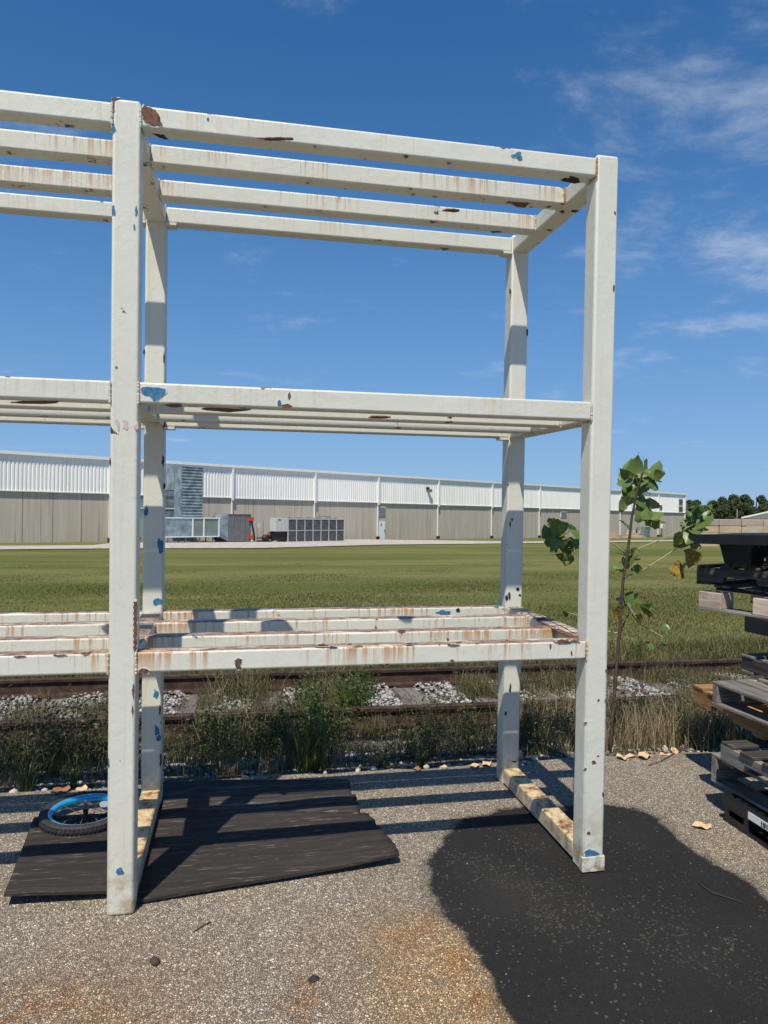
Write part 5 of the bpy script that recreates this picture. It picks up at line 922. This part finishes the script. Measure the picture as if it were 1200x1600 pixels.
# ================================================================== PALLETS
GW = 'pallets in the stack at the right edge'
def wood_pallet(label, x, y, z, rz, h, mat, kind, LX=1.2, LY=1.02, notch=True, tilt=0.0, matb=None, bt=.016):
    """corner nearest the track at the left is the origin; runs right and towards the camera"""
    r_ = thing('wooden_pallet', label, 'pallet', yard(x, y, z, R(rz), tilt), GW); matb = matb or mat
    sh_ = h - 2 * bt; rg = random.Random(int(x * 1000 + z * 100))
    def bd(name, mt, x0, x1, y0, y1, z0, z1):
        # grain runs along local x: build lengthwise and turn
        if (x1 - x0) >= (y1 - y0): return box(name, mt, x0, x1, y0, y1, z0, z1, r_, .0025, 1)
        me = rbox(y1 - y0, x1 - x0, z1 - z0, .0025, 1, mt.name); return link(name, me, mt, r_, ((x0 + x1) / 2, (y0 + y1) / 2, (z0 + z1) / 2), (0, 0, R(90)))
    def j(): return rg.uniform(-.006, .006)
    if kind == 'S':        # stringers run towards the camera, boards run right
        for x0 in (0, LX / 2 - .02, LX - .04):
            if notch:
                pr = [(0, bt), (-.17, bt), (-.18, bt + .035), (-.38, bt + .035), (-.39, bt), (-LY + .39, bt), (-LY + .38, bt + .035), (-LY + .18, bt + .035), (-LY + .17, bt), (-LY, bt)]
                zt = bt + sh_; V = []
                for xx in (x0, x0 + .038):
                    V += [(xx, a, b) for a, b in pr] + [(xx, a, zt) for a, b in pr]
                n_ = len(pr); F = []
                for o2 in (0, 2 * n_):
                    for i in range(n_ - 1): F.append((o2 + i, o2 + i + 1, o2 + n_ + i + 1, o2 + n_ + i))
                for i in range(n_ - 1): F.append((i, i + 1, 2 * n_ + i + 1, 2 * n_ + i)); F.append((n_ + i, n_ + i + 1, 3 * n_ + i + 1, 3 * n_ + i))
                F += [(0, n_, 3 * n_, 2 * n_), (n_ - 1, 2 * n_ - 1, 4 * n_ - 1, 3 * n_ - 1)]
                me = poly_mesh('st', [(-b, a, c) if False else (a, b, c) for a, b, c in V], F); bm = bmesh.new(); bm.from_mesh(me); bmesh.ops.recalc_face_normals(bm, faces=bm.faces)
                bmesh.ops.transform(bm, matrix=Matrix.Rotation(R(-90), 4, 'Z'), verts=bm.verts); bm.to_mesh(me); bm.free()
                link('stringer', me, mat, r_, None, (0, 0, R(90)))
            else: bd('stringer', mat, x0, x0 + .038, -LY, 0, bt, bt + sh_)
        k = 0; yy = 0
        for yy in np.arange(0, LY - .08, .155): bd('deck_board', matb, -.004 + j(), LX + j(), -yy - .095, -yy, bt + sh_ + .0005, h)
        for yy in (0, LY / 2 - .05, LY - .1): bd('bottom_board', matb, 0 + j(), LX, -yy - .095, -yy, 0, bt - .0005)
    elif kind == 'E':      # boards run towards the camera, stringer ends show
        for yy in (0, LY / 2 - .02, LY - .04): bd('stringer', mat, 0, LX, -yy - .04, -yy, bt, bt + sh_)
        for xx in np.arange(0, LX - .08, .15): bd('deck_board', matb, xx, xx + .13 if xx < .01 else xx + .095, -LY + j(), .004 + j(), bt + sh_ + .0005, h)
        for xx in (0, LX / 2 - .05, LX - .12): bd('bottom_board', matb, xx, xx + .12, -LY, 0 + j(), 0, bt - .0005)
    else:                  # blocks
        for xx in (0, LX / 2 - .05, LX - .13):
            for yy in (0, .34, .68): bd('block', matb, xx, xx + .13, -yy - .145, -yy, bt, bt + sh_)
        for xx in (0, LX / 2 - .05, LX - .13): bd('bottom_board', mat, xx - .002, xx + .135, -LY, .003, 0, bt - .0005); bd('bearer_board', M['wood_dark'], xx + (.14 if xx == 0 else 0), xx + .24, -LY, -.02, bt + sh_ + .0005, h - .0005)
        for yy in np.arange(0, LY - .1, .2): bd('deck_board', mat, 0.15, LX, -yy - .1, -yy, h, h + bt)
    return r_
def plastic_pallet(label, x, y, z, rz, h, deck, LX=1.2, LY=1.02, tilt=0.0, runners=False, inset=.09):
    r_ = thing('plastic_pallet', label, 'pallet', yard(x, y, z, R(rz), tilt), GW); P = M['plastic']; zt = h
    rim = [bxm(0, LX, -.03, 0, zt - deck, zt), bxm(0, LX, -LY, -LY + .03, zt - deck, zt), bxm(0, .03, -LY + .03, -.03, zt - deck, zt), bxm(LX - .03, LX, -LY + .03, -.03, zt - deck, zt)]
    link('deck_rim', joined(rim), P, r_)
    g_ = [bxm(.03, LX - .03, -yy - .022, -yy, zt - .02, zt - .004) for yy in np.arange(.055, LY - .05, .055)] + [bxm(xx, xx + .022, -LY + .03, -.03, zt - .024, zt - .006) for xx in np.arange(.055, LX - .05, .055)]
    link('deck_lattice', joined(g_), P, r_)
    for xx in (inset, LX / 2 - .07, LX - inset - .14):
        for yy in (inset, LY / 2 - .09, LY - inset - .18):
            if runners:
                # pillar with a window through it
                pz0 = .022; pz1 = zt - deck
                ms = [bxm(0, .14, -.035, 0, pz0, pz1), bxm(0, .14, -.18, -.145, pz0, pz1), bxm(0, .14, -.145, -.035, pz0, pz0 + .018), bxm(0, .14, -.145, -.035, pz1 - .018, pz1), bxm(.05, .06, -.145, -.035, pz0 + .018, pz1 - .018)]
                link('leg', joined(ms), P, r_, (xx - inset + .01, -yy + inset - .01 if yy == inset else -yy, 0))
            else:
                a_, b_ = .0, .02; V = []
                for (q, z_) in ((0, zt - deck), (.022, 0)):
                    V += [(q, -.20 + q, z_), (.16 - q, -.20 + q, z_), (.16 - q, -q, z_), (q, -q, z_)]
                link('leg', poly_mesh('lg', V, [(0, 1, 2, 3), (7, 6, 5, 4), (0, 4, 5, 1), (1, 5, 6, 2), (2, 6, 7, 3), (3, 7, 4, 0)]), P, r_, (xx, -yy, 0))
    if runners:
        for xx in (0.01, LX / 2 - .07, LX - .15): link('runner', joined([bxm(xx, xx + .14, -LY + .02, 0, 0, .022)]), P, r_)
    return r_
p1 = plastic_pallet('black plastic pallet at the very bottom of the stack, white sticker on its edge', 2.935, .375, .002, 0, .135, .045, runners=True)
st_ = box('sticker', M['label'], -.003, -.0005, -.42, -.20, .095, .130, p1)
for k in range(9): yk = -.085 + k * .012; box('print_bar', M['ink'], -.0035, -.0013, yk, yk + (.004 if k % 3 else .007), -.011, .011, st_)
wood_pallet('grey wooden pallet second from the bottom, showing its open side', 2.985, .535, .14, 2.5, .15, M['wood_grey'], 'E')
wood_pallet('dark grey notched wooden pallet third from the bottom', 2.94, .40, .29, 0, .112, M['wood_grey'], 'S', matb=M['wood_dark'])
wood_pallet('orange new-looking wooden pallet sticking out farthest towards the rails', 3.205, 1.017, .40, -3.5, .128, M['wood_new'], 'S', LY=1.2, matb=M['wood_new'])
wood_pallet('grey open-sided pallet lying on the orange pallet', 3.035, .61, .53, 3, .125, M['wood_grey'], 'E')
wood_pallet('dark wooden pallet set back just below the gap in the stack', 3.35, .79, .656, 2, .105, M['wood_dark'], 'S', notch=False, matb=M['wood_grey'])
plastic_pallet('black plastic pallet below the block pallet, set back', 3.316, .73, .762, 8, .225, .085)
wood_pallet('pallet with pale wooden corner blocks on a grey bottom board', 3.212, 1.008, .988, 21, .125, M['wood_grey'], 'B', matb=M['wood_pale'])
wood_pallet('sooty notched pallet directly under the top plastic pallet', 3.262, 1.10, 1.13, 21, .118, M['wood_soot'], 'S', tilt=R(-2), matb=M['wood_dark'])
plastic_pallet('topmost black plastic pallet on tapered legs', 3.13, .94, 1.252, 21, .19, .055, tilt=R(-2.5), inset=.10)
# crumpled black film lying on the sooty pallet
n_ = 16; V = []
for j in range(n_):
    for i in range(n_):
        u, v_ = i / (n_ - 1), j / (n_ - 1); V.append((u * .55, -v_ * .40, .006 + .05 * math.sin(u * math.pi) * math.sin(v_ * math.pi) * (1 + .6 * math.sin(u * 13 + v_ * 7)) + .010 * random.random()))
o = link('plastic_film', poly_mesh('pf', V, [(j * n_ + i, j * n_ + i + 1, (j + 1) * n_ + i + 1, (j + 1) * n_ + i) for j in range(n_ - 1) for i in range(n_ - 1)]), plain('black_film', (.012, .012, .013), .2), None)
o.matrix_world = yard(3.50, .80, 1.262, R(21), R(-2)); tag(o, 'crumpled black plastic film under the topmost pallet', 'plastic film')

# ================================================================== SAPLING
STEMS, LEAVES = json.loads('''[[[[2.92,1.501,-0.01],[2.92,1.464,0.247],[2.924,1.425,0.55],[2.923,1.387,0.837],[2.922,1.349,1.145],[2.932,1.314,1.325],[2.94,1.277,1.559],[2.946,1.244,1.681],[2.957,1.211,1.789],[2.964,1.179,1.86]],[[2.966,1.48,0.75],[3.018,1.507,0.851],[3.071,1.535,0.911],[3.091,1.562,1.016],[3.15,1.591,1.056]],[[3.004,1.464,1.295],[3.092,1.432,1.365],[3.212,1.401,1.417],[3.318,1.37,1.469],[3.38,1.337,1.542]],[[3.003,1.468,1.168],[3.155,1.497,1.216],[3.314,1.525,1.292],[3.467,1.552,1.373],[3.592,1.579,1.497],[3.719,1.604,1.655]],[[2.999,1.464,1.325],[2.907,1.432,1.39],[2.754,1.401,1.424],[2.606,1.372,1.392],[2.502,1.34,1.454]],[[2.975,1.478,0.793],[2.861,1.508,0.812],[2.713,1.535,0.908],[2.612,1.564,0.936]],[[2.987,1.471,1.048],[3.104,1.447,0.859],[3.228,1.419,0.788],[3.28,1.389,0.758]]],[[[3.09,1.381,1.756],0.145,0],[[3.035,1.513,1.834],0.123,0],[[3.031,1.35,1.796],0.135,0],[[3.109,1.541,1.829],0.109,0],[[3.06,1.481,1.814],0.126,0],[[3.018,1.397,1.858],0.108,0],[[3.036,1.37,1.803],0.148,0],[[3.097,1.335,1.84],0.105,0],[[3.0,1.333,1.898],0.126,0],[[3.229,1.483,1.841],0.149,0],[[3.155,1.54,1.765],0.145,0],[[3.275,1.565,1.846],0.116,0],[[3.185,1.513,1.901],0.121,0],[[3.092,1.356,1.827],0.108,0],[[3.263,1.525,1.859],0.125,0],[[3.081,1.55,1.9],0.145,0],[[3.106,1.415,1.858],0.095,0],[[2.926,1.341,1.849],0.104,0],[[3.103,1.521,1.809],0.113,0],[[3.054,1.468,1.883],0.146,0],[[3.201,1.531,1.853],0.113,0],[[3.18,1.453,1.807],0.147,0],[[3.148,1.536,1.835],0.1,0],[[2.982,1.453,1.824],0.118,0],[[3.123,1.466,1.85],0.117,0],[[3.166,1.342,1.84],0.104,0],[[2.973,1.41,1.811],0.114,0],[[3.213,1.426,1.878],0.144,0],[[3.092,1.456,1.816],0.131,0],[[3.254,1.512,1.897],0.136,0],[[3.046,1.516,1.746],0.127,0],[[2.975,1.391,1.681],0.091,0],[[2.913,1.349,1.652],0.102,0],[[2.99,1.348,1.72],0.092,0],[[3.064,1.375,1.667],0.089,0],[[3.079,1.473,1.746],0.124,0],[[3.136,1.471,1.676],0.095,0],[[3.136,1.569,1.744],0.085,0],[[3.099,1.393,1.628],0.088,0],[[3.133,1.446,1.616],0.109,0],[[3.187,1.524,1.646],0.113,0],[[3.243,1.519,1.546],0.139,0],[[3.174,1.414,1.554],0.106,0],[[3.074,1.368,1.594],0.102,0],[[3.235,1.481,1.571],0.139,0],[[3.162,1.51,1.625],0.119,0],[[3.171,1.521,1.636],0.118,0],[[3.152,1.42,1.568],0.087,1],[[3.177,1.42,1.587],0.118,0],[[3.255,1.549,1.666],0.125,1],[[3.073,1.376,1.601],0.12,0],[[2.959,1.382,1.519],0.079,0],[[2.589,1.519,1.471],0.126,0],[[2.506,1.388,1.382],0.095,0],[[2.533,1.543,1.435],0.095,0],[[2.52,1.524,1.5],0.118,0],[[2.541,1.459,1.451],0.104,0],[[2.526,1.531,1.482],0.091,0],[[2.461,1.372,1.386],0.097,0],[[2.489,1.392,1.482],0.131,0],[[2.483,1.553,1.466],0.124,0],[[2.501,1.473,1.429],0.124,0],[[2.522,1.492,1.472],0.136,0],[[2.487,1.444,1.394],0.117,0],[[2.598,1.553,1.44],0.121,0],[[2.56,1.426,1.378],0.127,0],[[2.592,1.394,1.35],0.122,0],[[2.574,1.422,1.349],0.091,0],[[2.553,1.45,1.345],0.11,0],[[2.599,1.36,1.381],0.089,0],[[2.688,1.539,1.467],0.094,0],[[2.566,1.448,1.299],0.135,0],[[2.611,1.446,1.391],0.117,0],[[2.575,1.429,1.327],0.099,0],[[2.73,1.582,1.366],0.089,0],[[2.587,1.344,1.463],0.09,0],[[2.569,1.413,1.396],0.101,0],[[2.633,1.41,1.406],0.136,0],[[2.626,1.374,1.414],0.133,0],[[2.584,1.516,1.345],0.121,0],[[2.613,1.449,1.501],0.112,0],[[3.135,1.559,1.216],0.076,0],[[2.988,1.39,1.333],0.097,0],[[2.966,1.437,1.324],0.097,0],[[3.025,1.398,1.3],0.082,0],[[3.054,1.551,1.283],0.079,0],[[3.037,1.465,1.301],0.102,0],[[2.939,1.428,1.249],0.086,0],[[3.089,1.454,1.23],0.079,0],[[3.031,1.417,1.212],0.081,0],[[3.121,1.563,1.323],0.084,0],[[3.16,1.584,1.285],0.072,0],[[3.036,1.467,1.318],0.097,0],[[3.052,1.426,1.322],0.082,0],[[3.06,1.541,1.258],0.09,0],[[3.025,1.576,1.221],0.099,0],[[3.049,1.585,1.015],0.09,0],[[3.063,1.513,1.024],0.113,0],[[2.991,1.395,1.003],0.075,0],[[2.936,1.414,0.966],0.078,0],[[3.04,1.465,1.021],0.104,0],[[2.973,1.4,1.04],0.092,0],[[3.197,1.518,0.987],0.093,1],[[3.09,1.358,0.98],0.112,0],[[3.214,1.577,0.893],0.077,1],[[3.119,1.494,0.889],0.092,1],[[3.143,1.405,0.944],0.116,0],[[3.086,1.356,0.993],0.106,0],[[3.167,1.537,0.882],0.08,0],[[3.514,1.351,1.49],0.1,0],[[3.505,1.383,1.531],0.12,0],[[3.519,1.477,1.598],0.104,0],[[3.606,1.519,1.505],0.086,0],[[3.433,1.34,1.477],0.117,0],[[3.448,1.465,1.486],0.118,0],[[3.41,1.366,1.601],0.1,0],[[3.594,1.537,1.541],0.105,0],[[3.533,1.462,1.637],0.115,0],[[3.564,1.397,1.581],0.124,0],[[3.447,1.436,1.532],0.108,0],[[3.595,1.47,1.612],0.119,0],[[3.466,1.442,1.548],0.114,0],[[3.427,1.335,1.633],0.113,0],[[3.593,1.509,1.549],0.09,0],[[3.469,1.384,1.649],0.12,0],[[3.405,1.348,1.444],0.116,0],[[3.468,1.377,1.477],0.119,0],[[3.508,1.427,1.479],0.093,0],[[3.54,1.479,1.446],0.117,0],[[3.484,1.358,1.475],0.085,0],[[3.471,1.511,1.505],0.107,0],[[3.575,1.57,1.399],0.113,0],[[3.418,1.489,1.42],0.107,0],[[3.437,1.393,1.427],0.081,0],[[3.444,1.508,1.443],0.087,0],[[3.446,1.458,1.404],0.11,1],[[3.445,1.526,1.41],0.108,0],[[3.562,1.522,1.417],0.092,1],[[3.597,1.572,1.383],0.108,1],[[3.543,1.508,1.453],0.094,0],[[3.402,1.378,1.502],0.092,1],[[3.451,1.383,1.419],0.075,0],[[3.428,1.44,1.454],0.113,0],[[3.466,1.413,1.297],0.115,1],[[3.482,1.429,1.293],0.104,1],[[3.492,1.494,1.326],0.094,1],[[3.316,1.374,1.229],0.088,1],[[3.504,1.563,1.231],0.11,1],[[3.404,1.475,1.221],0.127,1],[[3.513,1.423,1.616],0.087,0],[[3.497,1.415,1.579],0.105,0],[[3.503,1.427,1.586],0.108,0],[[3.567,1.367,1.642],0.048,0],[[3.246,1.358,0.838],0.054,0],[[3.331,1.512,0.829],0.07,0],[[3.171,1.425,0.715],0.069,0],[[3.251,1.417,0.742],0.064,0],[[3.275,1.443,0.734],0.073,0],[[2.573,1.442,0.93],0.07,0],[[2.515,1.397,0.935],0.081,0],[[2.906,1.392,0.942],0.077,1]]]''')
b0 = Vector(STEMS[0][0])
sap = thing('poplar_sapling', 'young broad-leaved sapling with green and yellow leaves behind the right rack post', 'sapling', T(b0.x, b0.y, 0))
SO = Vector((b0.x, b0.y, 0))
for k, st in enumerate(STEMS):
    P = [Vector(p) - SO for p in st]; n = len(P)
    if k == 0: P[0].z = float(bed_z(np.array(b0.y))) - .02
    Q = []
    for i in range(n - 1):
        for j in range(3): Q.append(P[i].lerp(P[i + 1], j / 3) + Vector((random.uniform(-.003, .003), random.uniform(-.003, .003), 0)))
    Q.append(P[-1]); r0, r1 = ((.012, .006) if k == 0 else (.005, .0016))
    link('stem' if k == 0 else 'branch', tube(Q, [r0 + (r1 - r0) * i / (len(Q) - 1) for i in range(len(Q))], 6), M['bark'] if k < 2 else M['petiole'], sap)
def leaf_mesh(seed):
    rg = random.Random(seed); L_ = [(0, 0), (.34, .03), (.50, .22), (.44, .45), (.30, .68), (.14, .86), (0, 1.03)]
    V = []; n_ = len(L_); cup = rg.uniform(.12, .35); droop = rg.uniform(.1, .3)
    for x, y in L_: V.append((0, y, -droop * y * y))
    for sg in (-1, 1):
        for i, (x, y) in enumerate(L_):
            w1 = x * rg.uniform(.9, 1.1); V.append((sg * w1 * .5, y - .03, -droop * y * y + cup * w1 * .32 + rg.uniform(-.02, .02))); V.append((sg * w1, y - .08 * (x > .3) + rg.uniform(-.02, .02), -droop * y * y + cup * w1 * .6 + rg.uniform(-.05, .05)))
    F = []
    for s_ in (0, 1):
        o_ = n_ + s_ * 2 * n_
        for i in range(n_ - 1):
            a, b = i, i + 1; m1, m2 = o_ + 2 * i, o_ + 2 * i + 2; e1, e2 = m1 + 1, m2 + 1
            F += [(a, b, m2, m1), (m1, m2, e2, e1)] if s_ else [(a, m1, m2, b), (m1, e1, e2, m2)]
    me = poly_mesh('leaf', V, F)
    for p_ in me.polygons: p_.use_smooth = True
    me.materials.append(M['leaf']); me.materials.append(M['petiole'])
    bm = bmesh.new(); bm.from_mesh(me)
    tb = tube([(0, .02, 0), (0, -.25, .05), (0, -.5, .0)], [.012, .010, .012], 4, False); bm2 = bmesh.new(); bm2.from_mesh(tb)
    for f in bm2.faces: f.material_index = 1
    tb2 = bpy.data.meshes.new('x'); bm2.to_mesh(tb2); bm2.free(); bm.from_mesh(tb2); bm.to_mesh(me); bm.free(); return me
LM = [leaf_mesh(k) for k in range(7)]
for k, (p, sz, yl_) in enumerate(LEAVES):
    o = link('leaf', LM[k % 7], None, sap)
    a_ = random.uniform(0, 6.28)
    # most leaves hang with their faces roughly to the light or to the viewer
    o.rotation_euler = (random.uniform(.35, 1.75) * random.choice((1, 1, -1)), random.uniform(-.5, .5), a_ if random.random() < .3 else random.uniform(-1.2, 1.2)); sz *= random.uniform(.62, 1.05); o.scale = (sz, sz, sz)
    d = Euler(o.rotation_euler).to_matrix() @ Vector((0, .45 * sz, 0)); o.location = Vector(p) - SO - d; o['yellow'] = 1.0 if yl_ else (.35 if random.random() < .12 else 0.0)

# ================================================================== SMALL DEBRIS
def dry_leaf_mesh(seed):
    rg = random.Random(seed); n_ = 9; V = [(0, 0, .25)]; F = []
    for r_ in (.5, 1.0):
        for k in range(n_):
            th = 2 * math.pi * k / n_; rr = r_ * rg.uniform(.7, 1.15) * (1.25 if k == 0 else 1); V.append((rr * math.cos(th), rr * .75 * math.sin(th), (.2 + .55 * r_ * abs(math.sin(th * 1.5 + seed))) * .8 * rg.uniform(.6, 1.1)))
    for k in range(n_): F.append((0, 1 + k, 1 + (k + 1) % n_)); F.append((1 + k, 1 + n_ + k, 1 + n_ + (k + 1) % n_, 1 + (k + 1) % n_))
    return poly_mesh('dl', V, F)
DL = [dry_leaf_mesh(k) for k in range(4)]
DLM = [M['dryleaf'], plain('brown_dry_leaf', (.30, .15, .07), .8, 0, .3, 20)]
def dry(x, y, s_, label=None, m_=0):
    s_ *= 1.15
    me = DL[random.randrange(4)].copy(); o = link('dry_leaf', me, DLM[m_]); o.matrix_world = yard(x, y, .0 if y < 1.3 else -.012, random.uniform(0, 6.28)) @ Matrix.Scale(s_, 4)
    tag(o, label or 'curled tan dry leaf lying along the asphalt edge', 'dry leaf', None if label else 'dry leaves along the asphalt edge')
dry(2.779, .309, .036, 'single curled dry leaf alone on the asphalt before the pallets')
for x, y, s_ in [(2.878, 1.27, .035), (2.95, 1.30, .04), (3.03, 1.26, .045), (3.09, 1.31, .03), (3.2, 1.3, .035), (3.3, 1.34, .04), (1.264, 1.30, .022), (1.40, 1.31, .026), (1.55, 1.28, .03), (1.91, 1.28, .035), (1.99, 1.29, .035), (1.72, 1.30, .03), (-.45, 1.27, .04), (-.35, 1.30, .04), (.55, 1.30, .04), (.7, 1.32, .035), (2.25, 1.30, .03)]:
    dry(x, y, s_, None, random.random() < .3)
def stone(x, y, s_, mat, label, grp=None, z=0):
    V, F = rocks(np.array([[0, 0, s_ * .3]]), np.array([s_]), rng); o = link('stone', tri_mesh('st', V, F), mat); o.matrix_world = yard(x, y, z); tag(o, label, 'stone', grp)
stone(.216, -.317, .024, plain('dark_clod', (.07, .045, .035), .9), 'flat dark brown stone alone on the asphalt in the foreground')
stone(.432, -.308, .010, M['pebble'], 'small white pebble right of the dark stone')
for x, y, s_ in [(2.15, 1.36, .06), (2.25, 1.42, .05), (2.33, 1.36, .035), (1.2, 1.34, .025), (1.3, 1.36, .022), (1.62, 1.33, .024), (1.0, 1.33, .02), (-.7, 1.32, .025), (-.55, 1.33, .02), (2.75, 1.36, .03), (3.25, 1.38, .03)]:
    stone(x, y, s_, M['pebble'], 'tan stone half buried at the edge of the asphalt', 'stones at the asphalt edge', -.01)
def twig(pts, r_, label):
    o = link('twig', tube(pts, r_, 5), plain('dead_twig', (.07, .05, .04), .9)); o.matrix_world = YARD.copy(); tag(o, label, 'twig')
twig([(.335, -.16, .004), (.36, -.135, .007), (.395, -.105, .004)], .0022, 'short dark twig on the foreground asphalt')
twig([(2.98, 1.13, .004), (3.1, 1.18, .008), (3.27, 1.30, .004)], .0025, 'long thin twig on the asphalt beside the shadow of the pallets')
twig([(2.43, -.16, .004), (2.44, -.25, .007), (2.52, -.33, .004)], .0022, 'thin bent twig lying on the black spill')
bk = link('bark_scrap', poly_mesh('bk', [(0, 0, 0), (.035, .005, .006), (.045, .03, .003), (.02, .04, .009), (-.01, .02, .002), (.02, .02, .014)], [(0, 1, 5), (1, 2, 5), (2, 3, 5), (3, 4, 5), (4, 0, 5)]), M['dark']); bk.matrix_world = yard(.735, -.515, .001) @ Matrix.Scale(.8, 4); tag(bk, 'dark scrap of bark beside the rust stain', 'bark scrap')
# loose chippings scattered over the yard
n = 1600; x = rng.uniform(-1.2, 3.6, n); y = rng.uniform(-1.1, 1.3, n)
sdv = poly_sd(x, y, SPILL); keep = (sdv < 0) | (rng.uniform(0, 1, n) < .02); x, y = x[keep], y[keep]; n = len(x)
V, F = rocks(np.stack([x, y, np.full(n, .001)], 1), rng.uniform(.0018, .0048, n), rng)
o = link('loose_chippings', tri_mesh('lc', V, F, np.repeat(rng.uniform(.1, 1, n), 12)), M['rock']); o.matrix_world = YARD; o['kind'] = 'stuff'; o['label'] = 'loose stone chippings scattered on the asphalt'

# ================================================================== say which one is which
vm = cam.matrix_world.inverted()
def px(o):
    q = vm @ o.matrix_world.translation; return 600 + 1137 * q.x / -q.z
def where_x(x):
    for lim, t_ in ((60, 'at left edge'), (170, 'left of the posts'), (330, 'beside the left posts'), (540, 'in the left bay half'), (770, 'in the right bay half'), (900, 'between the right posts'), (1075, 'right of the rack'), (9999, 'by the pallets')):
        if x < lim: return t_
def where_y(y):
    for lim, t_ in ((1.75, 'at the asphalt edge'), (2.35, 'in mid verge'), (3.15, 'before the near rail'), (4.5, 'between the rails'), (99, 'beyond the far rail')):
        if y < lim: return t_
ORD = ['leftmost', 'second', 'third', 'fourth', 'fifth', 'sixth', 'seventh', 'eighth', 'ninth', 'tenth', 'eleventh', 'twelfth', 'thirteenth', 'fourteenth', 'fifteenth', 'sixteenth', 'seventeenth', 'eighteenth', 'nineteenth', 'twentieth', 'twenty-first', 'twenty-second', 'twenty-third', 'twenty-fourth', 'twenty-fifth', 'twenty-sixth', 'twenty-seventh', 'twenty-eighth', 'twenty-ninth', 'thirtieth']
bpy.context.view_layer.update()
SHORT = {'dark weeds of the verge': 'dark weed', 'dry grass clumps of the verge': 'dry grass', 'tall green weeds of the verge': 'tall green weed', 'olive wild grass clumps': 'olive grass', 'green grass tufts of the verge': 'green tuft',
         'dry leaves along the asphalt edge': 'curled dry leaf', 'stones at the asphalt edge': 'half buried tan stone', 'tree row on the horizon': 'horizon tree'}
cells = {}
for o in list(COL.objects):
    if o.get('group') in SHORT and abs(px(o) - 600) > 690: bpy.data.objects.remove(o); continue
    if o.get('group') in SHORT:
        if o['group'] == 'tree row on the horizon': key = (o['group'], '', 'beyond the block wall')
        elif o['category'] in ('stone', 'dry leaf'): key = (o['group'], where_x(px(o)), '')
        else: key = (o['group'], where_x(px(o)), where_y(o.matrix_world.translation.y))
        cells.setdefault(key, []).append(o)
for (g_, xa, ya), L_ in cells.items():
    L_.sort(key=px)
    for k, o in enumerate(L_):
        n_ = SHORT[g_]; w_ = ' '.join(t_ for t_ in (ya, xa) if t_)
        if len(L_) == 1: o['label'] = 'only ' + n_ + ' ' + w_
        elif k == 0: o['label'] = 'leftmost ' + n_ + ' ' + w_
        elif k == len(L_) - 1: o['label'] = 'rightmost ' + n_ + ' ' + w_
        elif k < len(ORD): o['label'] = ORD[k] + ' ' + n_ + ' from the left ' + w_
